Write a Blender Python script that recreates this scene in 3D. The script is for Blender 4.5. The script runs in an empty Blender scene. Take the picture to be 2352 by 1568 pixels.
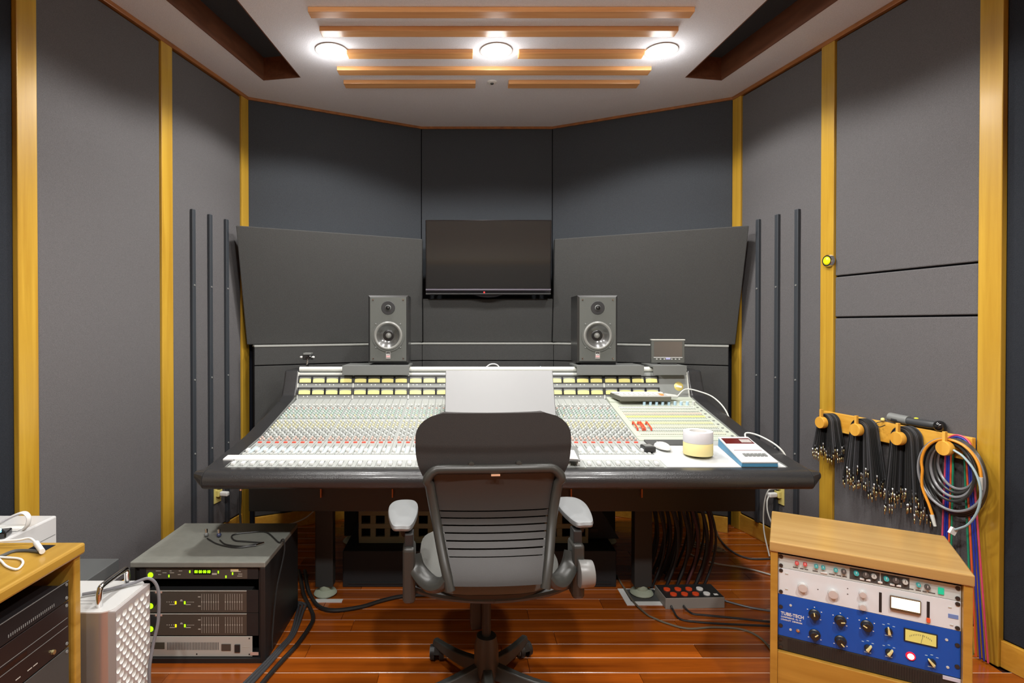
import bpy, bmesh, math, random
from mathutils import Vector as V, Matrix as MX
random.seed(7)
PI = math.pi
R = math.radians
SC = bpy.context.scene
COL = SC.collection

# ------------------------------------------------------------------ camera
EYE = V((0.0, 0.0, 1.37))
FPX, PPX, PPY, PITCH = 1280.0, 1064.0, 757.0, R(0.5)
cd = bpy.data.cameras.new('camera'); cam = bpy.data.objects.new('camera', cd); COL.objects.link(cam)
cam.location = EYE; cam.rotation_euler = (PI / 2 - PITCH, 0, 0)
cd.sensor_fit = 'HORIZONTAL'; cd.sensor_width = 36.0; cd.lens = FPX / 2352 * 36.0
cd.shift_x = (1176 - PPX) / 2352; cd.shift_y = -(784 - PPY) / 2352
cd.clip_start = 0.05; cd.clip_end = 50
SC.camera = cam

# ------------------------------------------------------------------ world, exposure
w = bpy.data.worlds.new('world'); SC.world = w; w.use_nodes = True
w.node_tree.nodes['Background'].inputs[0].default_value = (0.6, 0.65, 0.7, 1)
w.node_tree.nodes['Background'].inputs[1].default_value = 0.05
vs = SC.view_settings
vs.view_transform = 'Standard'; vs.look = 'None'; vs.gamma = 1.0; vs.use_curve_mapping = False
vs.exposure = 0.2
SC.cycles.max_bounces = 6; SC.cycles.diffuse_bounces = 4; SC.cycles.glossy_bounces = 3; SC.cycles.caustics_reflective = False; SC.cycles.caustics_refractive = False
SC.cycles.sample_clamp_indirect = 4.0; SC.cycles.adaptive_threshold = 0.05
LAMP_W, LAMP_SIDE = 52.0, 1.4          # downlight: beam and stray light of one lamp

# ------------------------------------------------------------------ helpers: picture -> place
_fw = V((0, math.cos(PITCH), -math.sin(PITCH))); _up = V((0, math.sin(PITCH), math.cos(PITCH)))
def ray(px, py): return V((1, 0, 0)) * ((px - PPX) / FPX) + _up * ((PPY - py) / FPX) + _fw
def PY(px, py, Y):
    r = ray(px, py); return EYE + r * (Y / r.y)
def PZ(px, py, z):
    r = ray(px, py); return EYE + r * ((z - EYE.z) / r.z)

# ------------------------------------------------------------------ materials
def S(r, g, b):
    def c(x):
        x /= 255.0
        return x / 12.92 if x <= 0.04045 else ((x + 0.055) / 1.055) ** 2.4
    return (c(r), c(g), c(b), 1.0)
MATS = {}
def mat(name, col, rough=0.5, metal=0.0, bump=0.0, bscale=300.0, var=0.0, vscale=30.0, coat=0.0, emit=None, estr=0.0,
        spec=0.5, stretch=None, alpha=1.0):
    m = bpy.data.materials.new(name); m.use_nodes = True; MATS[name] = m
    nt = m.node_tree; b = nt.nodes['Principled BSDF']; L = nt.links.new
    b.inputs['Base Color'].default_value = col; b.inputs['Roughness'].default_value = rough
    b.inputs['Metallic'].default_value = metal; b.inputs['Specular IOR Level'].default_value = spec
    b.inputs['Coat Weight'].default_value = coat; b.inputs['Coat Roughness'].default_value = 0.12
    if emit: b.inputs['Emission Color'].default_value = emit; b.inputs['Emission Strength'].default_value = estr
    if bump or var:
        tc = nt.nodes.new('ShaderNodeTexCoord'); mp = nt.nodes.new('ShaderNodeMapping')
        if stretch: mp.inputs['Scale'].default_value = stretch
        L(tc.outputs['Object'], mp.inputs['Vector'])
    if var:
        n = nt.nodes.new('ShaderNodeTexNoise'); n.inputs['Scale'].default_value = vscale; n.inputs['Detail'].default_value = 5
        L(mp.outputs[0], n.inputs['Vector'])
        rp = nt.nodes.new('ShaderNodeValToRGB')
        rp.color_ramp.elements[0].position = 0.3; rp.color_ramp.elements[1].position = 0.7
        lo = tuple(c * (1 - var) for c in col[:3]) + (1,); hi = tuple(min(1, c * (1 + var)) for c in col[:3]) + (1,)
        rp.color_ramp.elements[0].color = lo; rp.color_ramp.elements[1].color = hi
        L(n.outputs['Fac'], rp.inputs[0]); L(rp.outputs[0], b.inputs['Base Color'])
    if bump:
        n2 = nt.nodes.new('ShaderNodeTexNoise'); n2.inputs['Scale'].default_value = bscale; n2.inputs['Detail'].default_value = 3
        L(mp.outputs[0], n2.inputs['Vector'])
        bp = nt.nodes.new('ShaderNodeBump'); bp.inputs['Strength'].default_value = bump; bp.inputs['Distance'].default_value = 0.004
        L(n2.outputs['Fac'], bp.inputs['Height']); L(bp.outputs[0], b.inputs['Normal'])
    return m
def wood(name, dark, light, axis='z', scale=1.0, rough=0.35, coat=0.3, rnd=0.0, bump=0.02, spots=None):
    m = bpy.data.materials.new(name); m.use_nodes = True; MATS[name] = m
    nt = m.node_tree; b = nt.nodes['Principled BSDF']; L = nt.links.new; N = nt.nodes.new
    tc = N('ShaderNodeTexCoord'); oi = N('ShaderNodeObjectInfo'); mp = N('ShaderNodeMapping')
    s = {'x': (1.2, 26, 26), 'y': (26, 1.2, 26), 'z': (26, 26, 1.2)}[axis]
    mp.inputs['Scale'].default_value = tuple(k * scale for k in s)
    ad = N('ShaderNodeVectorMath'); ad.operation = 'ADD'
    ml = N('ShaderNodeMath'); ml.operation = 'MULTIPLY'; ml.inputs[1].default_value = 37.0
    L(oi.outputs['Random'], ml.inputs[0]); L(tc.outputs['Object'], mp.inputs['Vector']); L(mp.outputs[0], ad.inputs[0]); L(ml.outputs[0], ad.inputs[1])
    n = N('ShaderNodeTexNoise'); n.inputs['Scale'].default_value = 1.0; n.inputs['Detail'].default_value = 6; n.inputs['Roughness'].default_value = 0.6
    n.inputs['Distortion'].default_value = 0.6
    L(ad.outputs[0], n.inputs['Vector'])
    rp = N('ShaderNodeValToRGB'); rp.color_ramp.elements[0].position = 0.28; rp.color_ramp.elements[1].position = 0.72
    rp.color_ramp.elements[0].color = dark; rp.color_ramp.elements[1].color = light
    L(n.outputs['Fac'], rp.inputs[0])
    out = rp.outputs[0]
    if rnd:
        hs = N('ShaderNodeHueSaturation'); mr = N('ShaderNodeMapRange')
        mr.inputs['To Min'].default_value = 1 - rnd; mr.inputs['To Max'].default_value = 1 + rnd
        L(oi.outputs['Random'], mr.inputs['Value']); L(mr.outputs[0], hs.inputs['Value']); L(out, hs.inputs['Color']); out = hs.outputs[0]
    L(out, b.inputs['Base Color'])
    b.inputs['Roughness'].default_value = rough; b.inputs['Coat Weight'].default_value = coat; b.inputs['Coat Roughness'].default_value = 0.15
    bp = N('ShaderNodeBump'); bp.inputs['Strength'].default_value = bump; bp.inputs['Distance'].default_value = 0.01
    L(n.outputs['Fac'], bp.inputs['Height']); L(bp.outputs[0], b.inputs['Normal'])
    return m

FAB = mat('fabric_grey', S(90, 88, 89), 0.95, bump=0.5, bscale=420, var=0.18, vscale=350, spec=0.15)
FABN = mat('fabric_navy', S(60, 63, 67), 0.95, bump=0.5, bscale=420, var=0.2, vscale=350, spec=0.15)
FABD = mat('fabric_dark_navy', S(38, 41, 46), 0.95, bump=0.5, bscale=420, var=0.2, vscale=350, spec=0.1)
FABB = mat('fabric_charcoal', S(66, 66, 65), 0.95, bump=0.5, bscale=420, var=0.18, vscale=350, spec=0.15)
CEIL = mat('ceiling_cloth', S(220, 220, 226), 0.95, bump=0.35, bscale=300, var=0.08, vscale=250, spec=0.1)
BEIGE = mat('rear_wall_plaster', S(206, 196, 176), 0.9, bump=0.1, bscale=60)
POST = wood('post_wood', S(160, 120, 32), S(186, 149, 52), 'z', 1.0, 0.3, 0.5)
TRIMW = wood('trim_wood', S(120, 72, 32), S(160, 102, 48), 'y', 1.0, 0.4, 0.2)
BASEW = wood('baseboard_wood', S(176, 124, 38), S(206, 158, 62), 'y', 1.0, 0.3, 0.4)
SLATW = wood('slat_wood', S(208, 146, 88), S(236, 182, 124), 'x', 1.0, 0.35, 0.3, rnd=0.08)
SLOTW = wood('slot_wood', S(88, 52, 34), S(116, 72, 48), 'y', 1.0, 0.5, 0.1)
PLANK = wood('floor_wood', S(120, 54, 12), S(176, 90, 22), 'x', 0.8, 0.22, 0.55, rnd=0.32, bump=0.015)
FLOORB = mat('floor_base', S(60, 30, 18), 0.5)
JOINT = mat('joint_pale', S(214, 190, 170), 0.2, coat=0.4)  # pale, glossy strip along each plank joint
DARKV = mat('void_black', S(26, 28, 34), 0.9, spec=0.1)
BLK = mat('black_plastic', S(34, 34, 34), 0.45)
BLKG = mat('black_gloss', S(20, 20, 22), 0.12, coat=0.6)
BLKM = mat('black_metal', S(30, 30, 31), 0.5, bump=0.08, bscale=500)
BATT = mat('batten_paint', S(46, 50, 55), 0.55)
VINYL = mat('black_vinyl', S(40, 40, 41), 0.3, bump=0.25, bscale=260, coat=0.2)
GREYM = mat('grey_metal', S(118, 120, 118), 0.45, metal=0.1)
DGREY = mat('dark_grey', S(72, 73, 72), 0.5)
LGREY = mat('light_grey', S(196, 197, 190), 0.5)
WHITE = mat('white_plastic', S(218, 218, 215), 0.4)
SILVER = mat('brushed_silver', S(190, 190, 188), 0.38, metal=0.85)
CHROME = mat('chrome', S(220, 220, 220), 0.12, metal=1.0)
BRASS = mat('brass_plug', S(222, 206, 150), 0.25, metal=0.9)

# ------------------------------------------------------------------ helpers: meshes
def spline(pts, n=6):
    P = [V(p) for p in pts]; out = []
    Q = [P[0] * 2 - P[1]] + P + [P[-1] * 2 - P[-2]]
    for i in range(1, len(Q) - 2):
        a, b, c, d = Q[i - 1:i + 3]
        for k in range(n):
            t = k / n
            out.append(0.5 * ((2 * b) + (c - a) * t + (2 * a - 5 * b + 4 * c - d) * t * t + (3 * b - a - 3 * c + d) * t ** 3))
    return out + [P[-1]]
def frame_of(d):
    d = d.normalized(); a = V((0, 0, 1)) if abs(d.z) < 0.9 else V((1, 0, 0))
    x = d.cross(a).normalized(); return x, x.cross(d)
class MB:
    def __init__(s): s.v, s.f, s.m, s.s = [], [], [], []
    def add(s, vs, fs, mi=0, sm=False):
        k = len(s.v); s.v += [V(p) for p in vs]
        for f in fs: s.f.append([i + k for i in f]); s.m.append(mi); s.s.append(sm)
        return s
    def hexa(s, p, mi=0):   # p: 4 bottom + 4 top, same winding
        return s.add(p, [(3, 2, 1, 0), (4, 5, 6, 7), (0, 1, 5, 4), (1, 2, 6, 5), (2, 3, 7, 6), (3, 0, 4, 7)], mi)
    def box(s, x0, x1, y0, y1, z0, z1, mi=0):
        return s.hexa([(x0, y0, z0), (x1, y0, z0), (x1, y1, z0), (x0, y1, z0), (x0, y0, z1), (x1, y0, z1), (x1, y1, z1), (x0, y1, z1)], mi)
    def prism(s, poly, axis, a, b, mi=0, sm=False):   # poly: 2-D points in the plane across the axis
        def q(p, t): return {'x': (t, p[0], p[1]), 'y': (p[0], t, p[1]), 'z': (p[0], p[1], t)}[axis]
        n = len(poly); vs = [q(p, a) for p in poly] + [q(p, b) for p in poly]
        s.add(vs, [tuple(range(n))[::-1], tuple(range(n, 2 * n))], mi)
        return s.add(vs, [(i, (i + 1) % n, n + (i + 1) % n, n + i) for i in range(n)], mi, sm)
    def cyl(s, p0, p1, r0, r1=None, n=16, mi=0, caps=True):
        p0, p1 = V(p0), V(p1); r1 = r0 if r1 is None else r1
        x, y = frame_of(p1 - p0); vs = []
        for p, r in ((p0, r0), (p1, r1)):
            for i in range(n):
                a = 2 * PI * i / n; vs.append(p + x * (r * math.cos(a)) + y * (r * math.sin(a)))
        s.add(vs, [(i, (i + 1) % n, n + (i + 1) % n, n + i) for i in range(n)], mi, True)
        if caps: s.add(vs, [tuple(range(n))[::-1], tuple(range(n, 2 * n))], mi)
        return s
    def tube(s, pts, r, n=8, mi=0, closed=False, flat=1.0):
        P = [V(p) for p in pts]; m = len(P); vs = []; px = None
        for i, p in enumerate(P):
            d = (P[(i + 1) % m] - P[i - 1]) if (closed or 0 < i < m - 1) else (P[1] - P[0] if i == 0 else P[-1] - P[-2])
            d.normalize() if d.length > 1e-9 else None
            if px is None: px, _ = frame_of(d)
            px = (px - d * px.dot(d))
            px = px.normalized() if px.length > 1e-6 else frame_of(d)[0]
            y = d.cross(px); rr = r[i] if isinstance(r, (list, tuple)) else r
            for k in range(n):
                a = 2 * PI * k / n; vs.append(p + px * (rr * math.cos(a)) + y * (rr * flat * math.sin(a)))
        fs = []
        for i in range(m if closed else m - 1):
            j = (i + 1) % m
            fs += [(i * n + k, i * n + (k + 1) % n, j * n + (k + 1) % n, j * n + k) for k in range(n)]
        s.add(vs, fs, mi, True)
        if not closed: s.add(vs, [tuple(range(n))[::-1], tuple(range((m - 1) * n, m * n))], mi)
        return s
    def lathe(s, prof, o, ax, n=24, mi=0, sm=True, caps=True):    # prof: (radius, height along ax)
        o = V(o); ax = V(ax).normalized(); x, y = frame_of(ax); vs = []
        for r, h in prof:
            for k in range(n):
                a = 2 * PI * k / n; vs.append(o + ax * h + x * (r * math.cos(a)) + y * (r * math.sin(a)))
        fs = []
        for i in range(len(prof) - 1):
            fs += [(i * n + k, i * n + (k + 1) % n, (i + 1) * n + (k + 1) % n, (i + 1) * n + k) for k in range(n)]
        s.add(vs, fs, mi, sm)
        for i in (0, len(prof) - 1) if caps else ():
            if prof[i][0] > 1e-5: s.add(vs, [tuple(range(i * n, i * n + n))], mi)
        return s
    def ball(s, c, r, n=16, m=10, mi=0):
        c = V(c); r = V((r, r, r)) if not hasattr(r, '__len__') else V(r); vs = [c + V((0, 0, r.z))]; fs = []
        for i in range(1, m):
            t = PI * i / m
            for k in range(n):
                a = 2 * PI * k / n; vs.append(c + V((r.x * math.sin(t) * math.cos(a), r.y * math.sin(t) * math.sin(a), r.z * math.cos(t))))
        vs.append(c - V((0, 0, r.z))); e = len(vs) - 1
        for k in range(n):
            fs.append((0, 1 + k, 1 + (k + 1) % n)); fs.append((e, e - n + (k + 1) % n, e - n + k))
        for i in range(m - 2):
            for k in range(n):
                a, b = 1 + i * n, 1 + (i + 1) * n
                fs.append((a + k, b + k, b + (k + 1) % n, a + (k + 1) % n))
        return s.add(vs, fs, mi, True)
    def grid(s, fn, nu, nv, th=0.0, mi=0):            # a curved sheet with thickness: fn(u, v) -> point, fn0 the far side
        a = [V(fn(i / nu, j / nv)) for i in range(nu + 1) for j in range(nv + 1)]
        w_ = nv + 1
        nrm = []
        for i in range(nu + 1):
            for j in range(nv + 1):
                du = a[min(i + 1, nu) * w_ + j] - a[max(i - 1, 0) * w_ + j]; dv = a[i * w_ + min(j + 1, nv)] - a[i * w_ + max(j - 1, 0)]
                c = du.cross(dv); nrm.append(c.normalized() if c.length > 1e-9 else V((0, 1, 0)))
        b = [p - q * th for p, q in zip(a, nrm)]; k = len(a)
        fs = []
        for i in range(nu):
            for j in range(nv):
                q = (i * w_ + j, (i + 1) * w_ + j, (i + 1) * w_ + j + 1, i * w_ + j + 1)
                fs.append(q); fs.append(tuple(x + k for x in q[::-1]))
        rim = [j for j in range(nv + 1)] + [i * w_ + nv for i in range(1, nu + 1)] + [nu * w_ + j for j in range(nv - 1, -1, -1)] + [i * w_ for i in range(nu - 1, 0, -1)]
        for x, y in zip(rim, rim[1:] + rim[:1]): fs.append((x, y, y + k, x + k))
        return s.add(a + b, fs, mi, True)
    def xf(s, M):
        s.v = [M @ p for p in s.v]; return s
    def mesh(s, name, mats, bevel=0.0, seg=2):
        me = bpy.data.meshes.new(name); me.from_pydata([tuple(p) for p in s.v], [], s.f)
        for m in mats: me.materials.append(m)
        me.polygons.foreach_set('material_index', s.m); me.polygons.foreach_set('use_smooth', s.s)
        bm = bmesh.new(); bm.from_mesh(me)
        bmesh.ops.remove_doubles(bm, verts=bm.verts, dist=1e-6)
        bmesh.ops.recalc_face_normals(bm, faces=bm.faces)
        if bevel:
            es = [e for e in bm.edges if len(e.link_faces) == 2 and e.calc_face_angle(0) > 0.6]
            bmesh.ops.bevel(bm, geom=es, offset=bevel, segments=seg, affect='EDGES', profile=0.5, clamp_overlap=True)
        for e in bm.edges:
            if len(e.link_faces) == 2 and e.calc_face_angle(0) > 0.7: e.smooth = False
        bm.to_mesh(me); bm.free(); return me
    def build(s, name, mats, parent=None, bevel=0.0, seg=2, world=False):
        if not isinstance(mats, (list, tuple)): mats = [mats]
        o_loc = V((0, 0, 0))
        if parent is not None and world:
            s.xf(root_matrix(parent).inverted())
        if parent is None and s.v:
            xs = [p.x for p in s.v]; ys = [p.y for p in s.v]; zs = [p.z for p in s.v]
            o_loc = V(((min(xs) + max(xs)) / 2, (min(ys) + max(ys)) / 2, min(zs)))
            s.xf(MX.Translation(-o_loc))
        o = bpy.data.objects.new(name, s.mesh(name, mats, bevel, seg)); COL.objects.link(o)
        o.location = o_loc
        if parent is not None: o.parent = parent
        return o
def root_matrix(o):
    M = MX.Translation(o.location) @ o.rotation_euler.to_matrix().to_4x4()
    return root_matrix(o.parent) @ M if o.parent else M
def tag(o, label=None, cat=None, group=None, kind=None):
    if label: o['label'] = label
    if cat: o['category'] = cat
    if group: o['group'] = group
    if kind: o['kind'] = kind
    return o
def thing(name, label, cat, loc=(0, 0, 0), rotz=0.0, group=None):
    o = bpy.data.objects.new(name, None); COL.objects.link(o); o.location = loc; o.rotation_euler = (0, 0, rotz)
    o.empty_display_size = 0.05
    return tag(o, label, cat, group)
def struct(name, mb, mats, bevel=0.0):
    if not isinstance(mats, (list, tuple)): mats = [mats]
    o = bpy.data.objects.new(name, mb.mesh(name, mats, bevel)); COL.objects.link(o); o['kind'] = 'structure'; return o
def link_copy(src, name, parent, loc=(0, 0, 0), rot=None):
    c = bpy.data.objects.new(name, src.data); COL.objects.link(c); c.parent = parent; c.location = loc
    if rot: c.rotation_euler = rot
    return c
def mesh_obj(me, name, parent=None, loc=(0, 0, 0), rot=(0, 0, 0)):
    c = bpy.data.objects.new(name, me); COL.objects.link(c); c.location = loc; c.rotation_euler = rot
    if parent is not None: c.parent = parent
    return c
def lettering(s, size, name, parent, loc, rot, m, align='LEFT', bold=0.0, sx=1.0):
    cu = bpy.data.curves.new(name, 'FONT'); cu.body = s; cu.size = size; cu.extrude = 0.0003; cu.align_x = align; cu.align_y = 'CENTER'
    cu.offset = bold; cu.resolution_u = 2
    t = bpy.data.objects.new('tmp_text', cu); COL.objects.link(t)
    dg = bpy.context.evaluated_depsgraph_get(); me = bpy.data.meshes.new_from_object(t.evaluated_get(dg))
    bpy.data.objects.remove(t); me.materials.clear(); me.materials.append(m)
    for v in me.vertices: v.co.x *= sx
    o = mesh_obj(me, name, parent, loc, rot); return o
def holed(outer, holes, y, m, name, th=0.0):      # a plate in the x-z plane with round holes
    bm = bmesh.new()
    def loop(ps):
        q = [bm.verts.new((a, y, b)) for a, b in ps]; return [bm.edges.new((q[i], q[(i + 1) % len(q)])) for i in range(len(q))]
    es = loop(outer)
    for cx_, cz_, r, n in holes: es += loop([(cx_ + r * math.cos(2 * PI * k / n), cz_ + r * math.sin(2 * PI * k / n)) for k in range(n)])
    bmesh.ops.triangle_fill(bm, use_beauty=True, use_dissolve=False, edges=es)
    if th:
        r_ = bmesh.ops.extrude_face_region(bm, geom=bm.faces[:])
        for v in r_['geom']:
            if isinstance(v, bmesh.types.BMVert): v.co.y -= th
    bmesh.ops.recalc_face_normals(bm, faces=bm.faces)
    me = bpy.data.meshes.new(name); bm.to_mesh(me); bm.free(); me.materials.append(m); return me
def cable(name, label, pts, r, m, group=None, cat='cable', n=6, sides=8):
    return tag(MB().tube(spline(pts, n), r, sides).build(name, m), label, cat, group)

# ================================================================== the room
CX = 0.185                      # axis of the room
HC = 2.915                      # ceiling height
def mir(x): return 2 * CX - x
PLAN = [(0.5115, 4.366), (1.655, 3.796), (1.961, 2.263), (2.30, 0.9), (2.30, -2.6)]   # half widths along the axis
def pt(i, side): return V((CX + side * PLAN[i][0], PLAN[i][1], 0))
class Wall:
    def __init__(s, a, b):       # a far end, b near end, in plan
        s.a, s.b = V(a), V(b); d = s.b - s.a; s.L = d.length; s.d = d.normalized(); n = V((-s.d.y, s.d.x, 0))
        s.n = n if n.dot(V((CX, 1.0, 0)) - s.a) > 0 else -n
    def at(s, u, z, n=0.0): return s.a + s.d * u + s.n * n + V((0, 0, z))
    def box(s, mb, u0, u1, z0, z1, n0, n1, mi=0):
        return mb.hexa([s.at(u0, z0, n0), s.at(u1, z0, n0), s.at(u1, z0, n1), s.at(u0, z0, n1),
                        s.at(u0, z1, n0), s.at(u1, z1, n0), s.at(u1, z1, n1), s.at(u0, z1, n1)], mi)
    def u_at_y(s, y): return (y - s.a.y) / s.d.y
    def part(s, name, m, parent, u0, u1, z0, z1, n0, n1, bevel=0.004): return s.box(MB(), u0, u1, z0, z1, n0, n1).build(name, m, parent, bevel)

# ---- floor: base slab, planks and light joint strips
poly = [pt(i, 1) for i in range(5)] + [pt(i, -1) for i in range(4, -1, -1)]
out = [(CX + (p.x - CX) * 1.06, p.y + (0.12 if p.y > 2 else -0.1)) for p in poly]
floor = struct('floor', MB().prism(out, 'z', -0.1, -0.012), FLOORB)
PW = 0.0985
def half_at(y):
    for (h0, y0), (h1, y1) in zip(PLAN, PLAN[1:]):
        if y1 <= y <= y0: return h0 + (h1 - h0) * (y0 - y) / (y0 - y1)
    return 2.3 if y < 2 else 0.5
rows = [2.0465 * 1.1636 + PW * (k - 24) for k in range(45)]
jm = MB()
for k, y in enumerate(rows):
    if y < 0 or y + PW > 4.36: continue
    hw = max(half_at(y), half_at(y + PW)) if y < 3.8 else half_at(y)
    x0, x1 = CX - hw, CX + hw
    x = x0 - random.uniform(0.2, 1.1)
    while x < x1:
        ln = random.uniform(0.75, 1.5); a, b = max(x, x0), min(x + ln, x1); x += ln
        if b - a < 0.05: continue
        MB().box(a + 0.0006, b - 0.0006, y + 0.0014, y + PW - 0.0014, -0.014, 0.0).build('plank', PLANK, floor, 0.0012, 1)
    MB().box(x0, x1, y - 0.0014, y + 0.0014, -0.014, -0.0008).build('joint_strip', JOINT, floor)
MB().box(CX - 2.3, CX + 2.3, -2.6, rows[4] if rows[4] > 0 else 0.0, -0.014, -0.001).build('rear_boards', PLANK, floor)

# ---- ceiling with two long slots
def slot_pts(side):
    p = [(-1.0155, 3.494), (-1.263, 3.538), (-1.719, 0.9), (-1.199, 0.9)]
    return [V((x if side < 0 else mir(x), y, 0)) for x, y in p]
def ceiling_mesh():
    bm = bmesh.new()
    def loop(ps):
        vs_ = [bm.verts.new((p[0], p[1], HC)) for p in ps]; return [bm.edges.new((vs_[i], vs_[(i + 1) % len(vs_)])) for i in range(len(vs_))]
    es = loop(out)
    for sd in (-1, 1): es += loop(slot_pts(sd))
    bmesh.ops.triangle_fill(bm, use_beauty=True, use_dissolve=False, edges=es)
    r = bmesh.ops.extrude_face_region(bm, geom=bm.faces[:])
    for v in r['geom']:
        if isinstance(v, bmesh.types.BMVert): v.co.z += 0.02
    bmesh.ops.recalc_face_normals(bm, faces=bm.faces)
    me = bpy.data.meshes.new('ceiling'); bm.to_mesh(me); bm.free(); me.materials.append(CEIL); return me
ceiling = mesh_obj(ceiling_mesh(), 'ceiling'); ceiling['kind'] = 'structure'
for sd in (-1, 1):
    q = slot_pts(sd); SD = 0.15
    for i in range(4):
        a, b = q[i], q[(i + 1) % 4]; cen = sum(q, V((0, 0, 0))) / 4; n = (b - a).cross(V((0, 0, 1))).normalized()
        if n.dot(cen - a) > 0: n = -n
        mb = MB(); a2, b2 = a - n * 0.006, b - n * 0.006
        zz = lambda p, z: V((p.x, p.y, z))
        mb.hexa([zz(a, HC - 0.001), zz(b, HC - 0.001), zz(b2, HC - 0.001), zz(a2, HC - 0.001), zz(a, HC + SD), zz(b, HC + SD), zz(b2, HC + SD), zz(a2, HC + SD)])
        mb.build('slot_lining', SLOTW, ceiling)
    MB().prism([(p.x, p.y) for p in q], 'z', HC + SD - 0.01, HC + SD).build('slot_cloth', FABN, ceiling)
for y0, y1, spans in ((2.712, 2.782, [(-0.756, 1.126)]), (2.888, 2.962, [(-0.745, 1.115)]), (3.128, 3.206, [(-0.655, 0.054), (0.312, 1.02)]),
                      (3.335, 3.415, [(-0.756, 1.126)]), (3.520, 3.602, [(-0.756, 0.078), (0.286, 1.115)])):
    for x0, x1 in spans:
        MB().box(x0, x1, y0 + 0.008, y1, HC - 0.024, HC).build('ceiling_slat', SLATW, ceiling, 0.003)

# ---- walls
WALLS = {}
names = {(0, 1): 'wall_front_right', (1, 1): 'wall_right', (2, 1): 'wall_right_rear', (3, 1): 'wall_right_back',
         (0, -1): 'wall_front_left', (1, -1): 'wall_left', (2, -1): 'wall_left_rear', (3, -1): 'wall_left_back'}
for (i, sd), nm in names.items():
    W = Wall(pt(i, sd), pt(i + 1, sd)); WALLS[nm] = W
    W.o = struct(nm, W.box(MB(), -0.05, W.L + 0.05, -0.1, HC + 0.02, -0.12, -0.012), BEIGE if i == 3 else DARKV)
WF = Wall(pt(0, -1), pt(0, 1)); WF.o = struct('wall_front', WF.box(MB(), -0.02, WF.L + 0.02, -0.1, HC + 0.02, -0.12, -0.012), DARKV)
WB = Wall(V((CX - 2.3, -2.6, 0)), V((CX + 2.3, -2.6, 0))); WB.o = struct('wall_back', WB.box(MB(), -0.1, WB.L + 0.1, -0.1, HC + 0.02, -0.12, 0.0), BEIGE)
WF.part('fabric_panel', FABN, WF.o, 0.002, WF.L - 0.002, 1.24, HC - 0.012, -0.014, 0.0)
for sd, nm in ((1, 'wall_front_right'), (-1, 'wall_front_left')):
    W = WALLS[nm]; W.part('fabric_panel', FABN, W.o, 0.002, W.L - 0.01, 1.24, HC - 0.012, -0.014, 0.0)
# side walls: posts, fabric panels between them
PWD = 0.085
trim_n = 0
def trim(mb, m, bevel=0.003):
    global trim_n
    trim_n += 1; o = struct('trim_%d' % trim_n, mb, m, bevel); return o
for sd, nm in ((1, 'wall_right'), (-1, 'wall_left')):
    W = WALLS[nm]; um = W.u_at_y(3.038); uc = 0.045
    posts = [(0.0, 0.082), (um - PWD / 2, um + PWD / 2), (W.L - PWD / 2, W.L + PWD / 2)]
    for a, b in posts: trim(W.box(MB(), a, b, 0.0, HC - 0.012, -0.014, 0.014), POST)
    W.part('fabric_panel', FAB, W.o, posts[0][1] + 0.002, posts[1][0] - 0.002, 0.115, HC - 0.03, -0.014, 0.003)
    ua, ub = posts[1][1] + 0.002, posts[2][0] - 0.002
    if sd > 0:
        for z0, z1 in ((0.115, 1.405), (1.413, 1.625), (1.633, HC - 0.03)): W.part('fabric_panel', FAB, W.o, ua, ub, z0, z1, -0.014, 0.003, 0.005)
    else:
        W.part('fabric_panel', FAB, W.o, ua, ub, 0.115, HC - 0.03, -0.014, 0.003)
    bb = struct('baseboard_' + ('right' if sd > 0 else 'left'), W.box(MB(), 0.0, W.L, 0.0, 0.108, -0.014, 0.008), BASEW, 0.003)
    WR = WALLS[nm + '_rear']
    WR.part('fabric_panel', FABD, WR.o, PWD / 2 + 0.004, WR.L - 0.01, 0.112, HC - 0.03, -0.014, -0.004)
    struct('baseboard_' + ('right' if sd > 0 else 'left') + '_rear', WR.box(MB(), PWD / 2, WR.L, 0.0, 0.108, -0.014, 0.006), BASEW, 0.003)
    trim(WR.box(MB(), WR.L - 0.05, WR.L + 0.04, 0.0, HC, -0.014, 0.02), POST)
    for w_ in (W, WR): trim(w_.box(MB(), 0.0, w_.L, HC - 0.024, HC, -0.014, 0.018), TRIMW)
    trim(WALLS['wall_front_right' if sd > 0 else 'wall_front_left'].box(MB(), 0.0, WALLS['wall_front_right'].L, HC - 0.018, HC, -0.014, 0.012), TRIMW)
trim(WF.box(MB(), 0.0, WF.L, HC - 0.018, HC, -0.014, 0.012), TRIMW)
# rear half: dado rail and dark lower cloth (seen only in reflections)
WB.part('fabric_panel', FAB, WB.o, 0.02, WB.L - 0.02, 0.1, 1.5, 0.0, 0.012)
trim(WB.box(MB(), 0.0, WB.L, 1.5, 1.56, 0.0, 0.025), POST)

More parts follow.
